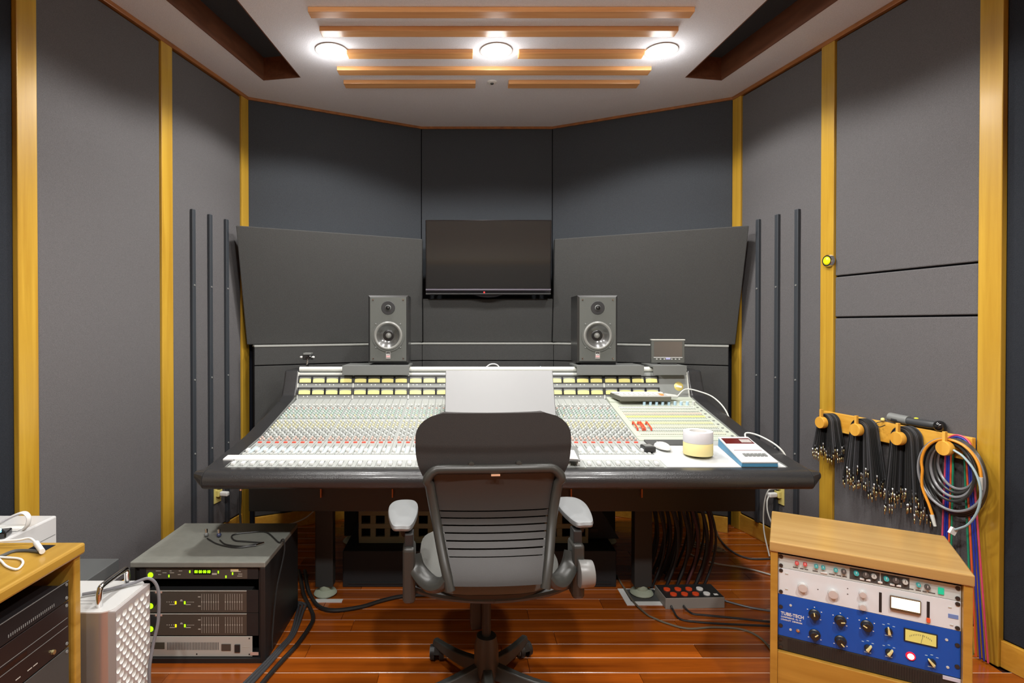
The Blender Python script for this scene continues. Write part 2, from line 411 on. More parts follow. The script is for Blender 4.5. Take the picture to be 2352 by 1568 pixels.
# ---- lower front: a plinth wall with a ledge, then the leaning baffles
LEDGE = mat('ledge_grey', S(136, 137, 132), 0.6)
LP_ = [V((-1.375, 3.66, 0)), V((-0.31, 4.19, 0)), V((0.68, 4.19, 0)), V((1.745, 3.66, 0))]
for i, nm in enumerate(('wall_plinth_left', 'wall_plinth_centre', 'wall_plinth_right')):
    W = Wall(LP_[i], LP_[i + 1]); e0 = 0.0; e1 = W.L
    W.o = struct(nm, W.box(MB(), e0, e1, 0.0, 1.222, -0.06, -0.006), DARKV)
    W.part('ledge', LEDGE, W.o, e0, e1, 1.222, 1.236, -0.10, 0.012, 0.004)
    W.part('fabric_panel', FABB, W.o, e0 + 0.002, e1 - 0.002, 1.104, 1.222, -0.006, 0.008)
    W.part('fabric_panel', FABB, W.o, e0 + 0.002, e1 - 0.002, 0.70, 1.098, -0.006, 0.008)
    W.part('fabric_panel', FABB, W.o, e0 + 0.002, e1 - 0.002, 0.11, 0.69, -0.006, 0.008)
    W.part('skirting', BASEW, W.o, e0 + 0.002, e1 - 0.002, 0.0, 0.105, -0.006, 0.012)
def baffle(tl, tr, br, bl, back, label):
    def bk(p, k): return V((p[0] + back[k][0], p[1] + back[k][1], p[2]))
    q = [bl, br, tr, tl]
    mb = MB().hexa([V(bl), V(br), bk(br, 1), bk(bl, 0), V(tl), V(tr), bk(tr, 1), bk(tl, 0)])
    return tag(mb.build('acoustic_baffle', FABB, None, 0.006), label, 'acoustic panel', 'leaning cloth baffles across the front wall')
zt, zb = 1.998, 1.2375
baffle((-1.437, 3.524, zt), (-0.30, 4.08, zt), (-0.312, 4.25, zb), (-1.437, 3.70, zb), [(0.0, 0.09), (0.0, 0.06)],
       'charcoal cloth baffle leaning out of the wall above the tiny video camera')
baffle((mir(-0.30), 4.08, zt), (mir(-1.437), 3.524, zt), (mir(-1.437), 3.70, zb), (mir(-0.312), 4.25, zb), [(0.0, 0.06), (0.0, 0.09)],
       'charcoal cloth baffle leaning out of the wall above the small screen on the console')
yb = lambda z: 4.25 - (z - zb) / (zt - zb) * 0.17
baffle((-0.302, yb(1.565), 1.565), (mir(-0.302), yb(1.565), 1.565), (mir(-0.306), 4.25, zb), (-0.306, 4.25, zb), [(0, 0.06), (0, 0.06)],
       'narrow charcoal cloth baffle directly below the television')

# ---- downlights (their light comes with them)
BULB = mat('lit_bulb', S(255, 255, 250), 0.4, emit=(1, 0.985, 0.94, 1), estr=26.0)
RING = mat('lamp_ring', S(210, 206, 200), 0.4)
def downlight(x, y, label, aim=1.0):
    t = thing('downlight', label, 'ceiling light', (x, y, HC), 0, 'round downlights in the ceiling')
    MB().lathe([(0.070, -0.001), (0.088, -0.002), (0.090, -0.006), (0.078, -0.009), (0.071, -0.007)], (0, 0, 0), (0, 0, 1), 32).build('trim_ring', RING, t)
    MB().lathe([(0.0, -0.040), (0.03, -0.037), (0.052, -0.028), (0.066, -0.014), (0.0705, -0.003)], (0, 0, 0), (0, 0, 1), 32).build('bulb', BULB, t)
    for kind, pw in (('SPOT', LAMP_W * aim), ('POINT', LAMP_SIDE)) if y > 2 else (('SPOT', LAMP_W * aim),):
        ld = bpy.data.lights.new('lamp_light', kind); ld.energy = pw; ld.color = (1.0, 0.985, 0.955); ld.shadow_soft_size = 0.06
        lo = bpy.data.objects.new('lamp_light', ld); COL.objects.link(lo); lo.parent = t
        if kind == 'SPOT': ld.spot_size = R(149); ld.spot_blend = 0.28; lo.location = (0, 0, -0.075)
        else: lo.location = (0, 0, -0.12)
    return t
for x, lb in ((-0.740, 'glowing downlight nearest the sloping slot above the video camera side'), (0.185, 'glowing downlight in the middle of the wooden ceiling slats'), (1.1144, 'glowing downlight on the cable-rack side of the ceiling slats')):
    downlight(x, 3.149, lb)
for y, wh, k in ((2.15, 'right above the chair', 1.0), (0.2, 'added as fill above the rear', 2.1)):  # rear row: unseen, added and made stronger to light camera-facing sides
    for x, side in ((-0.74, 'equipment-rack side'), (0.185, 'centre'), (1.1144, 'wooden-cabinet side')): downlight(x, y, 'glowing downlight %s, %s lamp of its row' % (wh, side), k)

# ================================================================== mixing console
CW = mat('console_panel', S(160, 163, 160), 0.45)
CW2 = mat('console_strip', S(155, 158, 155), 0.45)
KW = mat('knob_white', S(192, 195, 190), 0.4); KG = mat('knob_mint', S(164, 184, 174), 0.4); KY = mat('knob_cream', S(190, 186, 154), 0.4)
KD = mat('knob_grey', S(140, 142, 139), 0.4); KP = mat('knob_pink', S(190, 166, 156), 0.4)
REDB = mat('red_button', S(206, 70, 50), 0.4); PBLUE = mat('pale_blue', S(176, 204, 222), 0.5)
SLOTD = mat('slot_dark', S(70, 72, 72), 0.6); TAPE = mat('scribble_tape', S(232, 232, 230), 0.6)
BRG = mat('bridge_grey', S(136, 139, 136), 0.5)
MFACE = mat('meter_face', S(206, 198, 128), 0.5, emit=S(236, 224, 130), estr=0.35)
MGLOW = mat('meter_glow', S(206, 160, 10), 0.5, emit=S(236, 176, 0), estr=0.5)
OLIVE = mat('panel_pale_green', S(176, 182, 168), 0.5)
X0, X1 = -1.012, 1.379; XO0, XO1 = -1.103, 1.470
YB, ZB_ = 2.80, 0.805
def sz(y): return ZB_ + (y - YB) * 0.1949 if y > YB else ZB_ - (YB - y) * 0.1039
console = thing('mixing_console', 'large black-framed analogue mixing console with white channel strips and yellow meters', 'mixing console', (CX, 2.9, 0))
def part(mb, name, m, bevel=0.0, parent=None, seg=2): return mb.build(name, m, parent or console, bevel, seg, world=True)
# tub, surface, cheeks, armrest
tub = MB().prism([(2.62, 0.49), (2.62, 0.66), (2.40, 0.70), (2.367, 0.752), (YB, ZB_ - 0.008), (3.385, 0.908), (3.60, 0.92), (3.60, 0.55), (3.2, 0.49)], 'x', X0, X1)
part(tub, 'tub', BLK, 0.004)
part(MB().prism([(2.367, 0.752), (YB, ZB_ - 0.008), (3.39, 0.910), (3.39, 0.918), (YB, ZB_), (2.367, 0.760)], 'x', X0, X1), 'top_panel', CW)
for xa, xb, nm in ((XO0, X0, -1), (X1, XO1, 1)):
    pr = [(2.32, 0.69), (2.312, 0.755), (YB, 0.812), (3.30, 0.914), (3.375, 0.945), (3.415, 1.02), (3.44, 1.09), (3.62, 1.09), (3.65, 0.9), (3.62, 0.69)]
    part(MB().prism(pr, 'x', xa, xb), 'cheek', VINYL, 0.012, seg=3)
    xs = X0 - 0.004 if nm < 0 else X1 - 0.002
    part(MB().prism([(2.37, 0.757), (YB, 0.803), (3.31, 0.905), (3.36, 0.925), (3.36, 0.934), (3.30, 0.919), (YB, 0.814), (2.37, 0.766)], 'x', xs, xs + 0.006), 'edge_strip', GREYM)
arm = [(2.372, 0.690), (2.372, 0.762), (2.335, 0.764), (2.305, 0.760), (2.288, 0.748), (2.281, 0.730), (2.282, 0.708), (2.292, 0.694), (2.31, 0.688)]
part(MB().prism(arm, 'x', XO0 + 0.03, XO1 - 0.03, sm=True), 'armrest', VINYL)
for xa, xb, sg in ((XO0 + 0.028, XO0 - 0.022, -1), (XO1 - 0.028, XO1 + 0.022, 1)):
    mb = MB(); n = len(arm); c = V((0, 2.335, 0.742))
    a = [V((xa, p[0], p[1])) for p in arm]; b = [V((xb, c.y + (p[0] - c.y) * 0.35, c.z + (p[1] - c.z) * 0.35 + 0.006)) for p in arm]
    mb.add(a + b, [tuple(range(n)), tuple(range(n, 2 * n))] + [(i, (i + 1) % n, n + (i + 1) % n, n + i) for i in range(n)])
    part(mb, 'armrest_end', VINYL, 0.004)
for px in (738, 902, 1311, 1473):
    p = PY(px, 1140, 2.618); part(MB().box(p.x - 0.003, p.x + 0.003, 2.606, 2.63, 0.56, 0.69), 'wood_divider', mat('divider_wood', S(176, 104, 52), 0.4))
# meter bridge
bo = V((0, 3.385, 0.92)); bu = V((0, 0.045, 0.158)).normalized(); bn = V((0, -0.158, 0.045)).normalized(); BH = 0.1643
BM = MX(((1, 0, 0, 0), (0, -bn.y, bu.y, bo.y), (0, -bn.z, bu.z, bo.z), (0, 0, 0, 1)))   # local: x along, y into the bridge, z up its face
bridge = part(MB().box(X0, X1, 0.0, 0.14, 0.0, BH).xf(BM), 'meter_bridge', BRG)
part(MB().tube([(X0, 3.452, 1.094), (X1, 3.452, 1.094)], 0.017, 16), 'bridge_cap', LGREY)
part(MB().box(X0, X1, 3.455, 3.60, 1.06, 1.088), 'bridge_top', GREYM)
part(MB().box(X0, X1, 3.57, 3.615, 0.75, 1.08), 'bridge_back', BLKM)
BANKW = 0.3387
banks = [X0 + i * BANKW for i in range(3)] + [0.184, 0.184 + BANKW]
for x in banks + [0.004, 0.861]:
    part(MB().box(x - 0.004, x + 0.004, -0.004, 0.01, 0.0, BH).xf(BM), 'bridge_divider', LGREY, parent=bridge)
part(MB().box(X1 - 0.008, X1, -0.004, 0.01, 0.0, BH).xf(BM), 'bridge_divider', LGREY, parent=bridge)
part(MB().box(X0, 0.861, -0.006, 0.01, BH - 0.016, BH - 0.006).xf(BM), 'bridge_rail', LGREY, parent=bridge)
def meter_mesh():
    mb = MB(); w_, h = 0.036, 0.0185
    for a in (-1, 1): mb.box(a * (w_ + 0.004) - 0.004, a * (w_ + 0.004) + 0.004, -0.006, 0.004, -h - 0.003, h + 0.005)
    mb.box(-w_, w_, -0.006, 0.004, h, h + 0.005); mb.box(-w_, w_, -0.006, 0.004, -h - 0.003, -h)
    arc = [(-w_, -h), (w_, -h)] + [(w_ * math.cos(t * PI / 10), h * 0.25 + h * 0.55 * math.sin(t * PI / 10) ** 0.8) for t in range(11)]
    mb.prism([(w_, h), (-w_, h), (-w_, -h), (w_, -h)], 'y', 0.001, 0.004, 2)
    mb.prism([(-w_ + 0.001, -h), (w_ - 0.001, -h)] + [((w_ - 0.001) * math.cos(t * PI / 12), -h * 0.05 + h * 0.45 * math.sin(t * PI / 12) ** 0.6) for t in range(13)], 'y', -0.0012, 0.002, 1)
    return mb
mm = meter_mesh().mesh('vu_meter', [BLKM, MFACE, MGLOW]); TINYW = mat('legend_white', S(235, 235, 230), 0.6)
tk = MB()
for dx in (-0.012, 0.012): tk.box(dx - 0.003, dx + 0.003, -0.0012, 0.0, -0.003, 0.003)
tkm = tk.mesh('legend', [TINYW])
brot = BM.to_euler()
Mi = root_matrix(console).inverted()
def on_bridge(me, name, x, z, y=0.0, par=None):
    o = mesh_obj(me, name, bridge, Mi @ (BM @ V((x, y, z))), brot); return o
for i, bx in enumerate(banks + [0.861]):
    for k in range(4):
        x = bx + 0.0435 + k * 0.0832
        for z in (0.118, 0.046):
            on_bridge(mm, 'vu_meter', x, z); on_bridge(tkm, 'legend', x - 0.004 + (0.012 if z < 0.1 else 0), z - 0.031)
bd = MB().lathe([(0.0, 0.003), (0.024, 0.003), (0.028, 0.0)], (0, 0, 0), (0, -1, 0), 24, 0)
bdm = mat('badge_gold', S(226, 206, 120), 0.35, metal=0.3)
bd.prism([(-0.018, -0.004), (0.016, -0.010), (0.018, 0.0), (-0.012, 0.008)], 'y', -0.0045, -0.003, 1)
on_bridge(bd.mesh('round_badge', [bdm, TAPE]), 'round_badge', 1.318, 0.077)
# channel strips: 5 banks of 8
CP = 0.0415
SU = math.atan(0.1949); SL = math.atan(0.1039)
def ybox(mb, x0, x1, y0, y1, h, mi=0, h0=0.0):    # a low box lying on the sloping surface
    mb.hexa([(x0, y0, sz(y0) + h0), (x1, y0, sz(y0) + h0), (x1, y1, sz(y1) + h0), (x0, y1, sz(y1) + h0),
             (x0, y0, sz(y0) + h), (x1, y0, sz(y0) + h), (x1, y1, sz(y1) + h), (x0, y1, sz(y1) + h)], mi); return mb
def at0(mb, name, mats, bevel=0.0):  # mesh with its origin on the console's axis
    return mb.xf(MX.Translation(-V((0, 2.9, 0)))).mesh(name, mats, bevel)
pl = MB(); g = 0.0008
ybox(pl, g, CP - g, YB, 3.375, 0.004); ybox(pl, g, CP - g, 2.512, YB, 0.004); ybox(pl, g, CP - g, 2.375, 2.458, 0.003)
plate_me = at0(pl, 'channel_strip', [CW2])
kn = MB(); rk = random.Random(3)
def knob(mb, x, y, r, h, mi):
    z = sz(y) + 0.004; mb.cyl((x, y, z), (x, y - 0.15 * h, z + h), r, r * 0.8, 8, mi)
for j, y in enumerate([2.735 + 0.0285 * k for k in range(19)]):
    c = {0: (4, 4), 1: (4, 3), 2: (3, 0), 3: (0, 3), 4: (3, 0), 5: (0, 3), 6: (2, 0), 7: (2, 2), 8: (0, 2), 9: (2, 0), 10: (0, 0), 11: (1, 0), 12: (0, 2), 13: (1, 1), 14: (0, 1), 15: (1, 1), 16: (4, 0), 17: (0, 3), 18: (0, 0)}[j]
    for s_, mi in zip((0.28, 0.72), c):
        if j in (10,) : continue
        knob(kn, CP * s_, y, 0.0062 if mi != 3 else 0.0045, 0.012, mi)
for s_ in (0.27, 0.73): ybox(kn, CP * s_ - 0.006, CP * s_ + 0.006, 2.523, 2.537, 0.011, 0)
knobs_me = at0(kn, 'knobs', [KW, KG, KY, KD, KP])
red_me = at0(ybox(MB(), CP * 0.30, CP * 0.74, 2.694, 2.705, 0.009), 'mute_button', [REDB], 0.0015)
fs = ybox(MB(), CP * 0.30 - 0.0015, CP * 0.30 + 0.0015, 2.555, 2.668, 0.0046); fs_me = at0(fs, 'fader_slot', [SLOTD])
sc_me = at0(ybox(MB(), CP * 0.52, CP * 0.84, 2.555, 2.64, 0.0046), 'fader_scale', [PBLUE])
FCAP = mat('fader_white', S(216, 217, 214), 0.4)
def cap(y): return ybox(MB(), -0.0075, 0.0075, y - 0.014, y + 0.014, 0.016, 0, 0.003)
cap_me = at0(cap(2.575), 'fader_cap', [FCAP], 0.003); cap2_me = at0(cap(2.40), 'fader_cap', [FCAP], 0.003)
fs2_me = at0(ybox(MB(), CP * 0.5 - 0.001, CP * 0.5 + 0.001, 2.382, 2.45, 0.0036), 'fader_slot', [SLOTD])
rc = random.Random(11)
for b, bx in enumerate(banks):
    for k in range(8):
        x = bx + 0.0035 + k * CP
        o = mesh_obj(plate_me, 'channel_strip', console, (x - CX, 0, 0))
        q = mesh_obj(knobs_me, 'knobs', o); q['kind'] = 'stuff'
        if b != 3: mesh_obj(red_me, 'mute_button', o)
        mesh_obj(fs_me, 'fader_slot', o); mesh_obj(sc_me, 'fader_scale', o); mesh_obj(fs2_me, 'fader_slot', o)
        dy = rc.uniform(-0.006, 0.006)
        mesh_obj(cap_me, 'fader_cap', o, (CP * 0.30, dy, dy * 0.1)); mesh_obj(cap2_me, 'fader_cap', o, (CP * 0.5 - 0.004, rc.uniform(-0.002, 0.003), 0))
# master section between the banks, tape strip
ms = ybox(MB(), 0.006, 0.182, 2.375, YB, 0.004); ybox(ms, 0.006, 0.182, YB, 3.375, 0.004); part(ms, 'master_section', CW2)
mk = MB(); rm = random.Random(5)
for i in range(5):
    for j in range(16): knob(mk, 0.025 + i * 0.033, 2.56 + j * 0.045, 0.0065, 0.012, rm.choice([0, 0, 1, 2, 3, 4]))
q = part(mk, 'master_knobs', [KW, KG, KY, KD, KP]); q['kind'] = 'stuff'
part(ybox(MB(), X0 - 0.05, 0.93, 2.458, 2.511, 0.008), 'scribble_strip', TAPE)
# patch bay and desk area at the cable-rack end
PX0, PX1 = 0.868, X1
part(ybox(MB(), PX0, PX1, 2.74, YB, 0.004), 'patch_front', OLIVE)
pb = part(ybox(MB(), PX0, PX1, YB, 3.30, 0.006), 'patch_panel', OLIVE)
part(ybox(MB(), PX0, PX1, 3.30, 3.38, 0.014), 'patch_shelf', OLIVE)
part(ybox(MB(), PX0 + 0.02, 1.10, 2.655, 2.735, 0.008), 'dark_panel', DGREY)
part(ybox(MB(), 0.87, PX1, 2.372, 2.655, 0.004), 'script_shelf', mat('shelf_white', S(196, 198, 198), 0.35))
rowc = [S(190, 196, 186), S(186, 190, 176), S(206, 176, 160), S(222, 222, 120), S(178, 194, 170), S(224, 222, 150), S(214, 206, 170), S(170, 174, 168), S(206, 198, 170)]
jk = MB()
for i in range(9):
    y = 2.835 + i * 0.0475
    part(ybox(MB(), PX0 + 0.03, PX1 - 0.045, y - 0.010, y + 0.010, 0.0075), 'label_row', mat('patch_row', rowc[8 - i], 0.6), parent=pb)
    for r_ in (-0.016, 0.016):
        for k in range(48):
            x = PX0 + 0.035 + k * (PX1 - PX0 - 0.085) / 47
            z = sz(y + r_) + 0.0062; jk.cyl((x, y + r_, z), (x, y + r_, z + 0.0016), 0.0024, n=6)
q = part(jk, 'jack_sockets', mat('jack_dark', S(96, 98, 92), 0.5), parent=pb); q['kind'] = 'stuff'
for i in range(10):
    y = 2.80 + i * 0.052
    z = sz(y) + 0.005; part(MB().cyl((PX1 - 0.026, y, z), (PX1 - 0.026, y, z + 0.004), 0.0065, n=12), 'rack_screw', GREYM, parent=pb)
for i in range(9):
    x = 1.06 + i * 0.036; y = 3.262; z = sz(y) + 0.006
    part(MB().cyl((x, y, z), (x, y - 0.004, z + 0.02), 0.009, 0.008, 10), 'pot_knob', PBLUE if i < 8 else KW, parent=pb)
# legs, feet, boards under them
LEG = mat('leg_paint', S(38, 38, 37), 0.5); FOOT = mat('foot_rubber', S(150, 158, 140), 0.6)
for x, y in ((-0.70, 2.82), (0.906, 2.82), (-0.70, 3.5), (0.906, 3.5)):
    part(MB().box(x - 0.045, x + 0.045, y - 0.03, y + 0.03, 0.05, 0.53), 'leg', LEG, 0.006)
    part(MB().lathe([(0.0, 0.004), (0.052, 0.004), (0.058, 0.012), (0.05, 0.024), (0.03, 0.03), (0.03, 0.055)], (x, y, 0), (0, 0, 1), 20), 'foot', FOOT)
part(MB().box(-0.78, 0.986, 2.80, 2.84, 0.44, 0.495), 'cross_beam', LEG, 0.004)

# ---- boards under the front feet
for x, lb in ((-0.69, 'thin white board under the console foot beside the black equipment rack'), (0.90, 'white board with dark inset under the console foot beside the red-button box')):
    t = thing('floor_board', lb, 'board', (x, 2.80, 0), 0, 'white boards under the console feet')
    MB().box(-0.10, 0.10, -0.09, 0.08, 0.0003, 0.0028).build('sheet', WHITE, t) if x > 0 else MB().box(-0.045, 0.09, -0.062, -0.03, 0.0003, 0.0028).build('sheet', WHITE, t)
    if x > 0: MB().box(-0.07, 0.085, -0.055, 0.07, 0.0028, 0.0036).build('inset', DGREY, t)

# ================================================================== on the console
PLAT = mat('platform_grey', S(104, 106, 104), 0.5)
def platform(x0, x1, label, y0=3.372, y1=3.60):
    t = thing('speaker_platform', label, 'platform', ((x0 + x1) / 2, (y0 + y1) / 2, 1.1115))
    h = (x1 - x0) / 2; d = (y1 - y0) / 2
    MB().box(-h, h, -d, d, 0.0, 0.012).build('shelf', PLAT, t, 0.002)
    MB().box(-h, h, -d - 0.004, -d, -0.045, 0.012).build('front_lip', PLAT, t, 0.001)
    return t
platform(-0.732, -0.327, 'grey metal shelf under the speaker on the video camera side')
platform(0.687, 1.094, 'grey metal shelf under the speaker nearer the small screen')
platform(1.15, 1.352, 'short dark grey metal shelf under the small screen')
FOAM = mat('foam_black', S(24, 25, 26), 0.95)
SPK = mat('speaker_front', S(78, 80, 76), 0.6, bump=0.08, bscale=400); SPKB = mat('speaker_box', S(44, 44, 44), 0.3, coat=0.4)
CONE = mat('speaker_cone', S(70, 70, 68), 0.3, coat=1.0); RUB = mat('speaker_rubber', S(120, 120, 116), 0.3); CAPD = mat('dome_dark', S(30, 30, 30), 0.25)
PINK = mat('badge_pink', S(206, 160, 160), 0.4)
def speaker(x, label, yaw):
    t = thing('studio_monitor', label, 'loudspeaker', (x, 3.50, 1.1235), yaw, 'pair of studio monitors on the console')
    # foam wedge so the box leans back a touch
    MB().hexa([(-0.10, -0.07, 0), (0.115, -0.07, 0), (0.115, 0.09, 0), (-0.10, 0.09, 0), (-0.10, -0.07, 0.006), (0.115, -0.07, 0.012), (0.115, 0.09, 0.012), (-0.10, 0.09, 0.006)]).build('foam_pad', FOAM, t)
    W_, H_, D_ = 0.1225, 0.415, 0.24; z0 = 0.0125
    fy = -0.085
    b = MB(); ch = 0.012
    def ring(y, k): return [(-W_ + k, y, z0 + k), (W_ - k, y, z0 + k), (W_ - k, y, z0 + H_ - k), (-W_ + k, y, z0 + H_ - k)]
    vs_ = ring(fy, ch) + ring(fy + ch, 0) + ring(fy + D_, 0)
    b.add(vs_, [(11, 10, 9, 8)] + [(o + i, o + (i + 1) % 4, o + 4 + (i + 1) % 4, o + 4 + i) for o in (0, 4) for i in range(4)])
    b.build('cabinet', SPKB, t)
    zc, zt_ = z0 + 0.168, z0 + 0.338
    mesh_obj(holed([(-W_ + ch, z0 + ch), (W_ - ch, z0 + ch), (W_ - ch, z0 + H_ - ch), (-W_ + ch, z0 + H_ - ch)], [(0, zc, 0.084, 40)], fy, SPK, 'front_baffle', 0.0015), 'front_baffle', t)
    # woofer plate with a flat top, surround, cone, dust cap
    pl_ = [(0.099 * math.cos(a), zc + min(0.099 * math.sin(a), 0.086)) for a in [2 * PI * k / 48 for k in range(48)]]
    wf = mesh_obj(holed(pl_, [(0, zc, 0.0835, 40)], fy - 0.0016, SPK, 'woofer', 0.004), 'woofer', t)
    MB().lathe([(0.088, 0.0), (0.086, 0.005), (0.079, 0.008), (0.072, 0.005), (0.069, 0.0)], (0, fy - 0.005, zc), (0, -1, 0), 36, caps=False).build('surround', RUB, wf)
    MB().lathe([(0.0705, 0.003), (0.060, -0.007), (0.048, -0.016), (0.036, -0.023), (0.028, -0.026)], (0, fy - 0.0055, zc), (0, -1, 0), 36, caps=False).build('cone', CONE, wf)
    MB().lathe([(0.034, -0.023), (0.030, -0.021), (0.018, -0.022)], (0, fy - 0.0055, zc), (0, -1, 0), 28).build('voice_coil_ring', CAPD, wf)
    MB().lathe([(0.019, -0.024), (0.016, -0.015), (0.009, -0.010), (0.0, -0.0085)], (0, fy - 0.0055, zc), (0, -1, 0), 24).build('dust_cap', RUB, wf)
    tw = MB().lathe([(0.0, 0.002), (0.04, 0.002), (0.042, 0.0)], (0, fy - 0.0016, zt_), (0, -1, 0), 32).build('tweeter', BLKM, t)
    MB().lathe([(0.0135, 0.012), (0.017, 0.004), (0.018, 0.001)], (0, fy - 0.002, zt_), (0, -1, 0), 20, caps=False).build('dome_ring', GREYM, tw)
    MB().ball((0, fy - 0.006, zt_), (0.0125, 0.010, 0.0125), 16, 10).build('dome', CAPD, tw)
    for sx in (-1, 1):
        for zz in (0.028, H_ - 0.028): MB().lathe([(0.0055, 0.0), (0.005, 0.0025), (0.0, 0.003)], (sx * 0.092, fy - 0.0015, z0 + zz), (0, -1, 0), 12).build('corner_screw', CHROME, t)
        for zz in (zc - 0.072, zc + 0.072): MB().lathe([(0.0045, 0.0), (0.004, 0.002), (0.0, 0.0025)], (sx * 0.075, fy - 0.005, zz), (0, -1, 0), 10).build('woofer_screw', GREYM, t)
    bg = MB().box(-0.0145, 0.0145, fy - 0.004, fy - 0.001, z0 + 0.026, z0 + 0.077).build('badge', SILVER, t, 0.0008)
    MB().box(-0.0115, 0.0115, fy - 0.0046, fy - 0.0039, z0 + 0.036, z0 + 0.066).build('badge_field', BLKM, bg)
    MB().box(-0.0115, 0.0115, fy - 0.005, fy - 0.0044, z0 + 0.036, z0 + 0.046).build('badge_band', PINK, bg)
    lettering('atc', 0.02, 'badge_letters', bg, (0, fy - 0.0048, z0 + 0.054), (PI / 2, 0, 0), WHITE, 'CENTER', 0.0004)
speaker(-0.462, 'black two-way studio monitor on the console, on the video camera side', R(1.5))
speaker(0.8256, 'black two-way studio monitor on the console, nearest the small screen', R(-1.5))
# silver panel leaning in the middle
sp = MB(); a, b_ = V((0, 3.02, sz(3.02) + 0.021)), V((0, 3.15, 1.113)); d = (b_ - a)
t = thing('script_panel', 'flat silver-grey panel standing upright in the middle of the console', 'panel', (0.199, 3.03, sz(3.03)))
nn = V((0, -d.z, d.y)).normalized() * 0.012
mb = MB().hexa([(-0.1, a.y, a.z), (0.505, a.y, a.z), (0.505, a.y - nn.y, a.z - nn.z + 0.004), (-0.1, a.y - nn.y, a.z - nn.z + 0.004),
                (-0.1, b_.y, b_.z), (0.505, b_.y, b_.z), (0.505, b_.y - nn.y, b_.z - nn.z), (-0.1, b_.y - nn.y, b_.z - nn.z)])
SHEET = mat('silver_sheet', S(122, 122, 122), 0.45, metal=0.6)
mb.build('sheet', SHEET, t, 0.003, world=True)
for x in (0.05, 0.35): MB().hexa([(x - 0.01, 3.20, sz(3.20) + 0.021), (x + 0.01, 3.20, sz(3.20) + 0.021), (x + 0.01, 3.21, sz(3.21) + 0.021), (x - 0.01, 3.21, sz(3.21) + 0.021), (x - 0.01, 3.118, 1.02), (x + 0.01, 3.118, 1.02), (x + 0.01, 3.128, 1.02), (x - 0.01, 3.128, 1.02)]).build('prop', GREYM, t, world=True)
cable('white_cable', 'white cable looping up behind the silver panel', [PY(1112, 852, 3.50), PY(1117, 843, 3.50), PY(1128, 836, 3.50), PY(1142, 838, 3.50), PY(1152, 852, 3.51)], 0.004, WHITE)
cable('white_cable', 'tiny pale wire end poking up near the speaker by the small screen', [PY(1236, 853, 3.5), PY(1239, 846, 3.5), PY(1242, 841, 3.5)], 0.003, PBLUE)
# small video camera on a mini tripod
t = thing('video_camera', 'tiny black video camera on a mini tripod at the end of the meter bridge', 'camera', (PY(707, 850, 3.52).x, 3.52, 1.088))
MB().box(-0.028, 0.028, -0.02, 0.03, 0.062, 0.094).build('body', BLK, t, 0.004)
MB().box(-0.022, 0.025, -0.025, 0.03, 0.094, 0.106).build('top_plate', GREYM, t, 0.002)
MB().lathe([(0.017, 0.0), (0.017, 0.014), (0.012, 0.016), (0.0, 0.012)], (0.013, -0.02, 0.076), (0, -1, 0), 20).build('lens', BLKG, t)
for s_ in (-1, 1): MB().ball((s_ * 0.037, -0.01, 0.079), (0.010, 0.009, 0.007)).build('side_light', WHITE, t)
MB().cyl((-0.005, 0, 0.03), (0, 0, 0.062), 0.006).build('neck', CHROME, t)
for a in (200, 320, 80): MB().tube([(-0.004, 0, 0.034), (0.035 * math.cos(R(a)), 0.035 * math.sin(R(a)), 0.004)], 0.0045, 8).build('tripod_leg', BLK, t)
# small screen
t = thing('small_screen', 'small square flat screen with a row of white marks on a short shelf', 'screen', (PY(1533, 840, 3.50).x, 3.50, 1.1235), R(-4))
MB().box(-0.05, 0.05, -0.03, 0.05, 0.0, 0.008).build('stand', BLK, t, 0.002)
sc = MB().box(-0.102, 0.102, -0.012, 0.014, 0.008, 0.152).build('housing', mat('screen_housing', S(84, 86, 82), 0.4), t, 0.003)
MB().box(-0.086, 0.086, -0.0135, -0.0118, 0.048, 0.142).build('display', mat('screen_glass', S(92, 86, 80), 0.08, coat=0.5), sc)
MB().box(-0.088, 0.088, -0.0135, -0.0118, 0.041, 0.0445).build('line', WHITE, sc)
for k in (-3, -2, -1, 1, 2, 3): MB().box(k * 0.023 - 0.004, k * 0.023 + 0.004, -0.0135, -0.0118, 0.030, 0.035).build('mark', WHITE, sc)
MB().box(-0.014, 0.014, -0.0135, -0.0118, 0.030, 0.040).build('maker_mark', mat('lilac_mark', S(170, 170, 214), 0.5), sc)
MB().box(-0.104, 0.104, -0.014, 0.016, 0.150, 0.156).build('top_edge', LGREY, sc, 0.001)
# slim controller on the patch bay shelf
y_ = 3.308
t = thing('slim_controller', 'long flat controller with white buttons and one orange lying above the patch bay', 'controller', (1.06, y_, sz(3.34) + 0.014), R(-1))
MB().hexa([(-0.14, -0.06, 0.0), (0.155, -0.06, 0.0), (0.14, 0.05, 0.012), (-0.175, 0.05, 0.012), (-0.14, -0.06, 0.026), (0.155, -0.06, 0.026), (0.14, 0.05, 0.036), (-0.175, 0.05, 0.036)]).build('case', [mat('controller_side', S(92, 92, 82), 0.5)], t, 0.002)
MB().hexa([(-0.135, -0.055, 0.0262), (0.15, -0.055, 0.0262), (0.137, 0.05, 0.0362), (-0.172, 0.05, 0.0362), (-0.135, -0.055, 0.028), (0.15, -0.055, 0.028), (0.137, 0.05, 0.038), (-0.172, 0.05, 0.038)]).build('top_plate', mat('controller_top', S(176, 176, 172), 0.4), t)
MB().box(-0.17, 0.13, 0.012, 0.052, 0.036, 0.043).build('white_bar', WHITE, t, 0.001)
for k in range(9): MB().box(-0.13 + k * 0.029, -0.112 + k * 0.029, -0.034, 0.010, 0.030, 0.0385).build('button', WHITE if k < 8 else mat('orange_button', S(232, 150, 84), 0.4), t, 0.002)
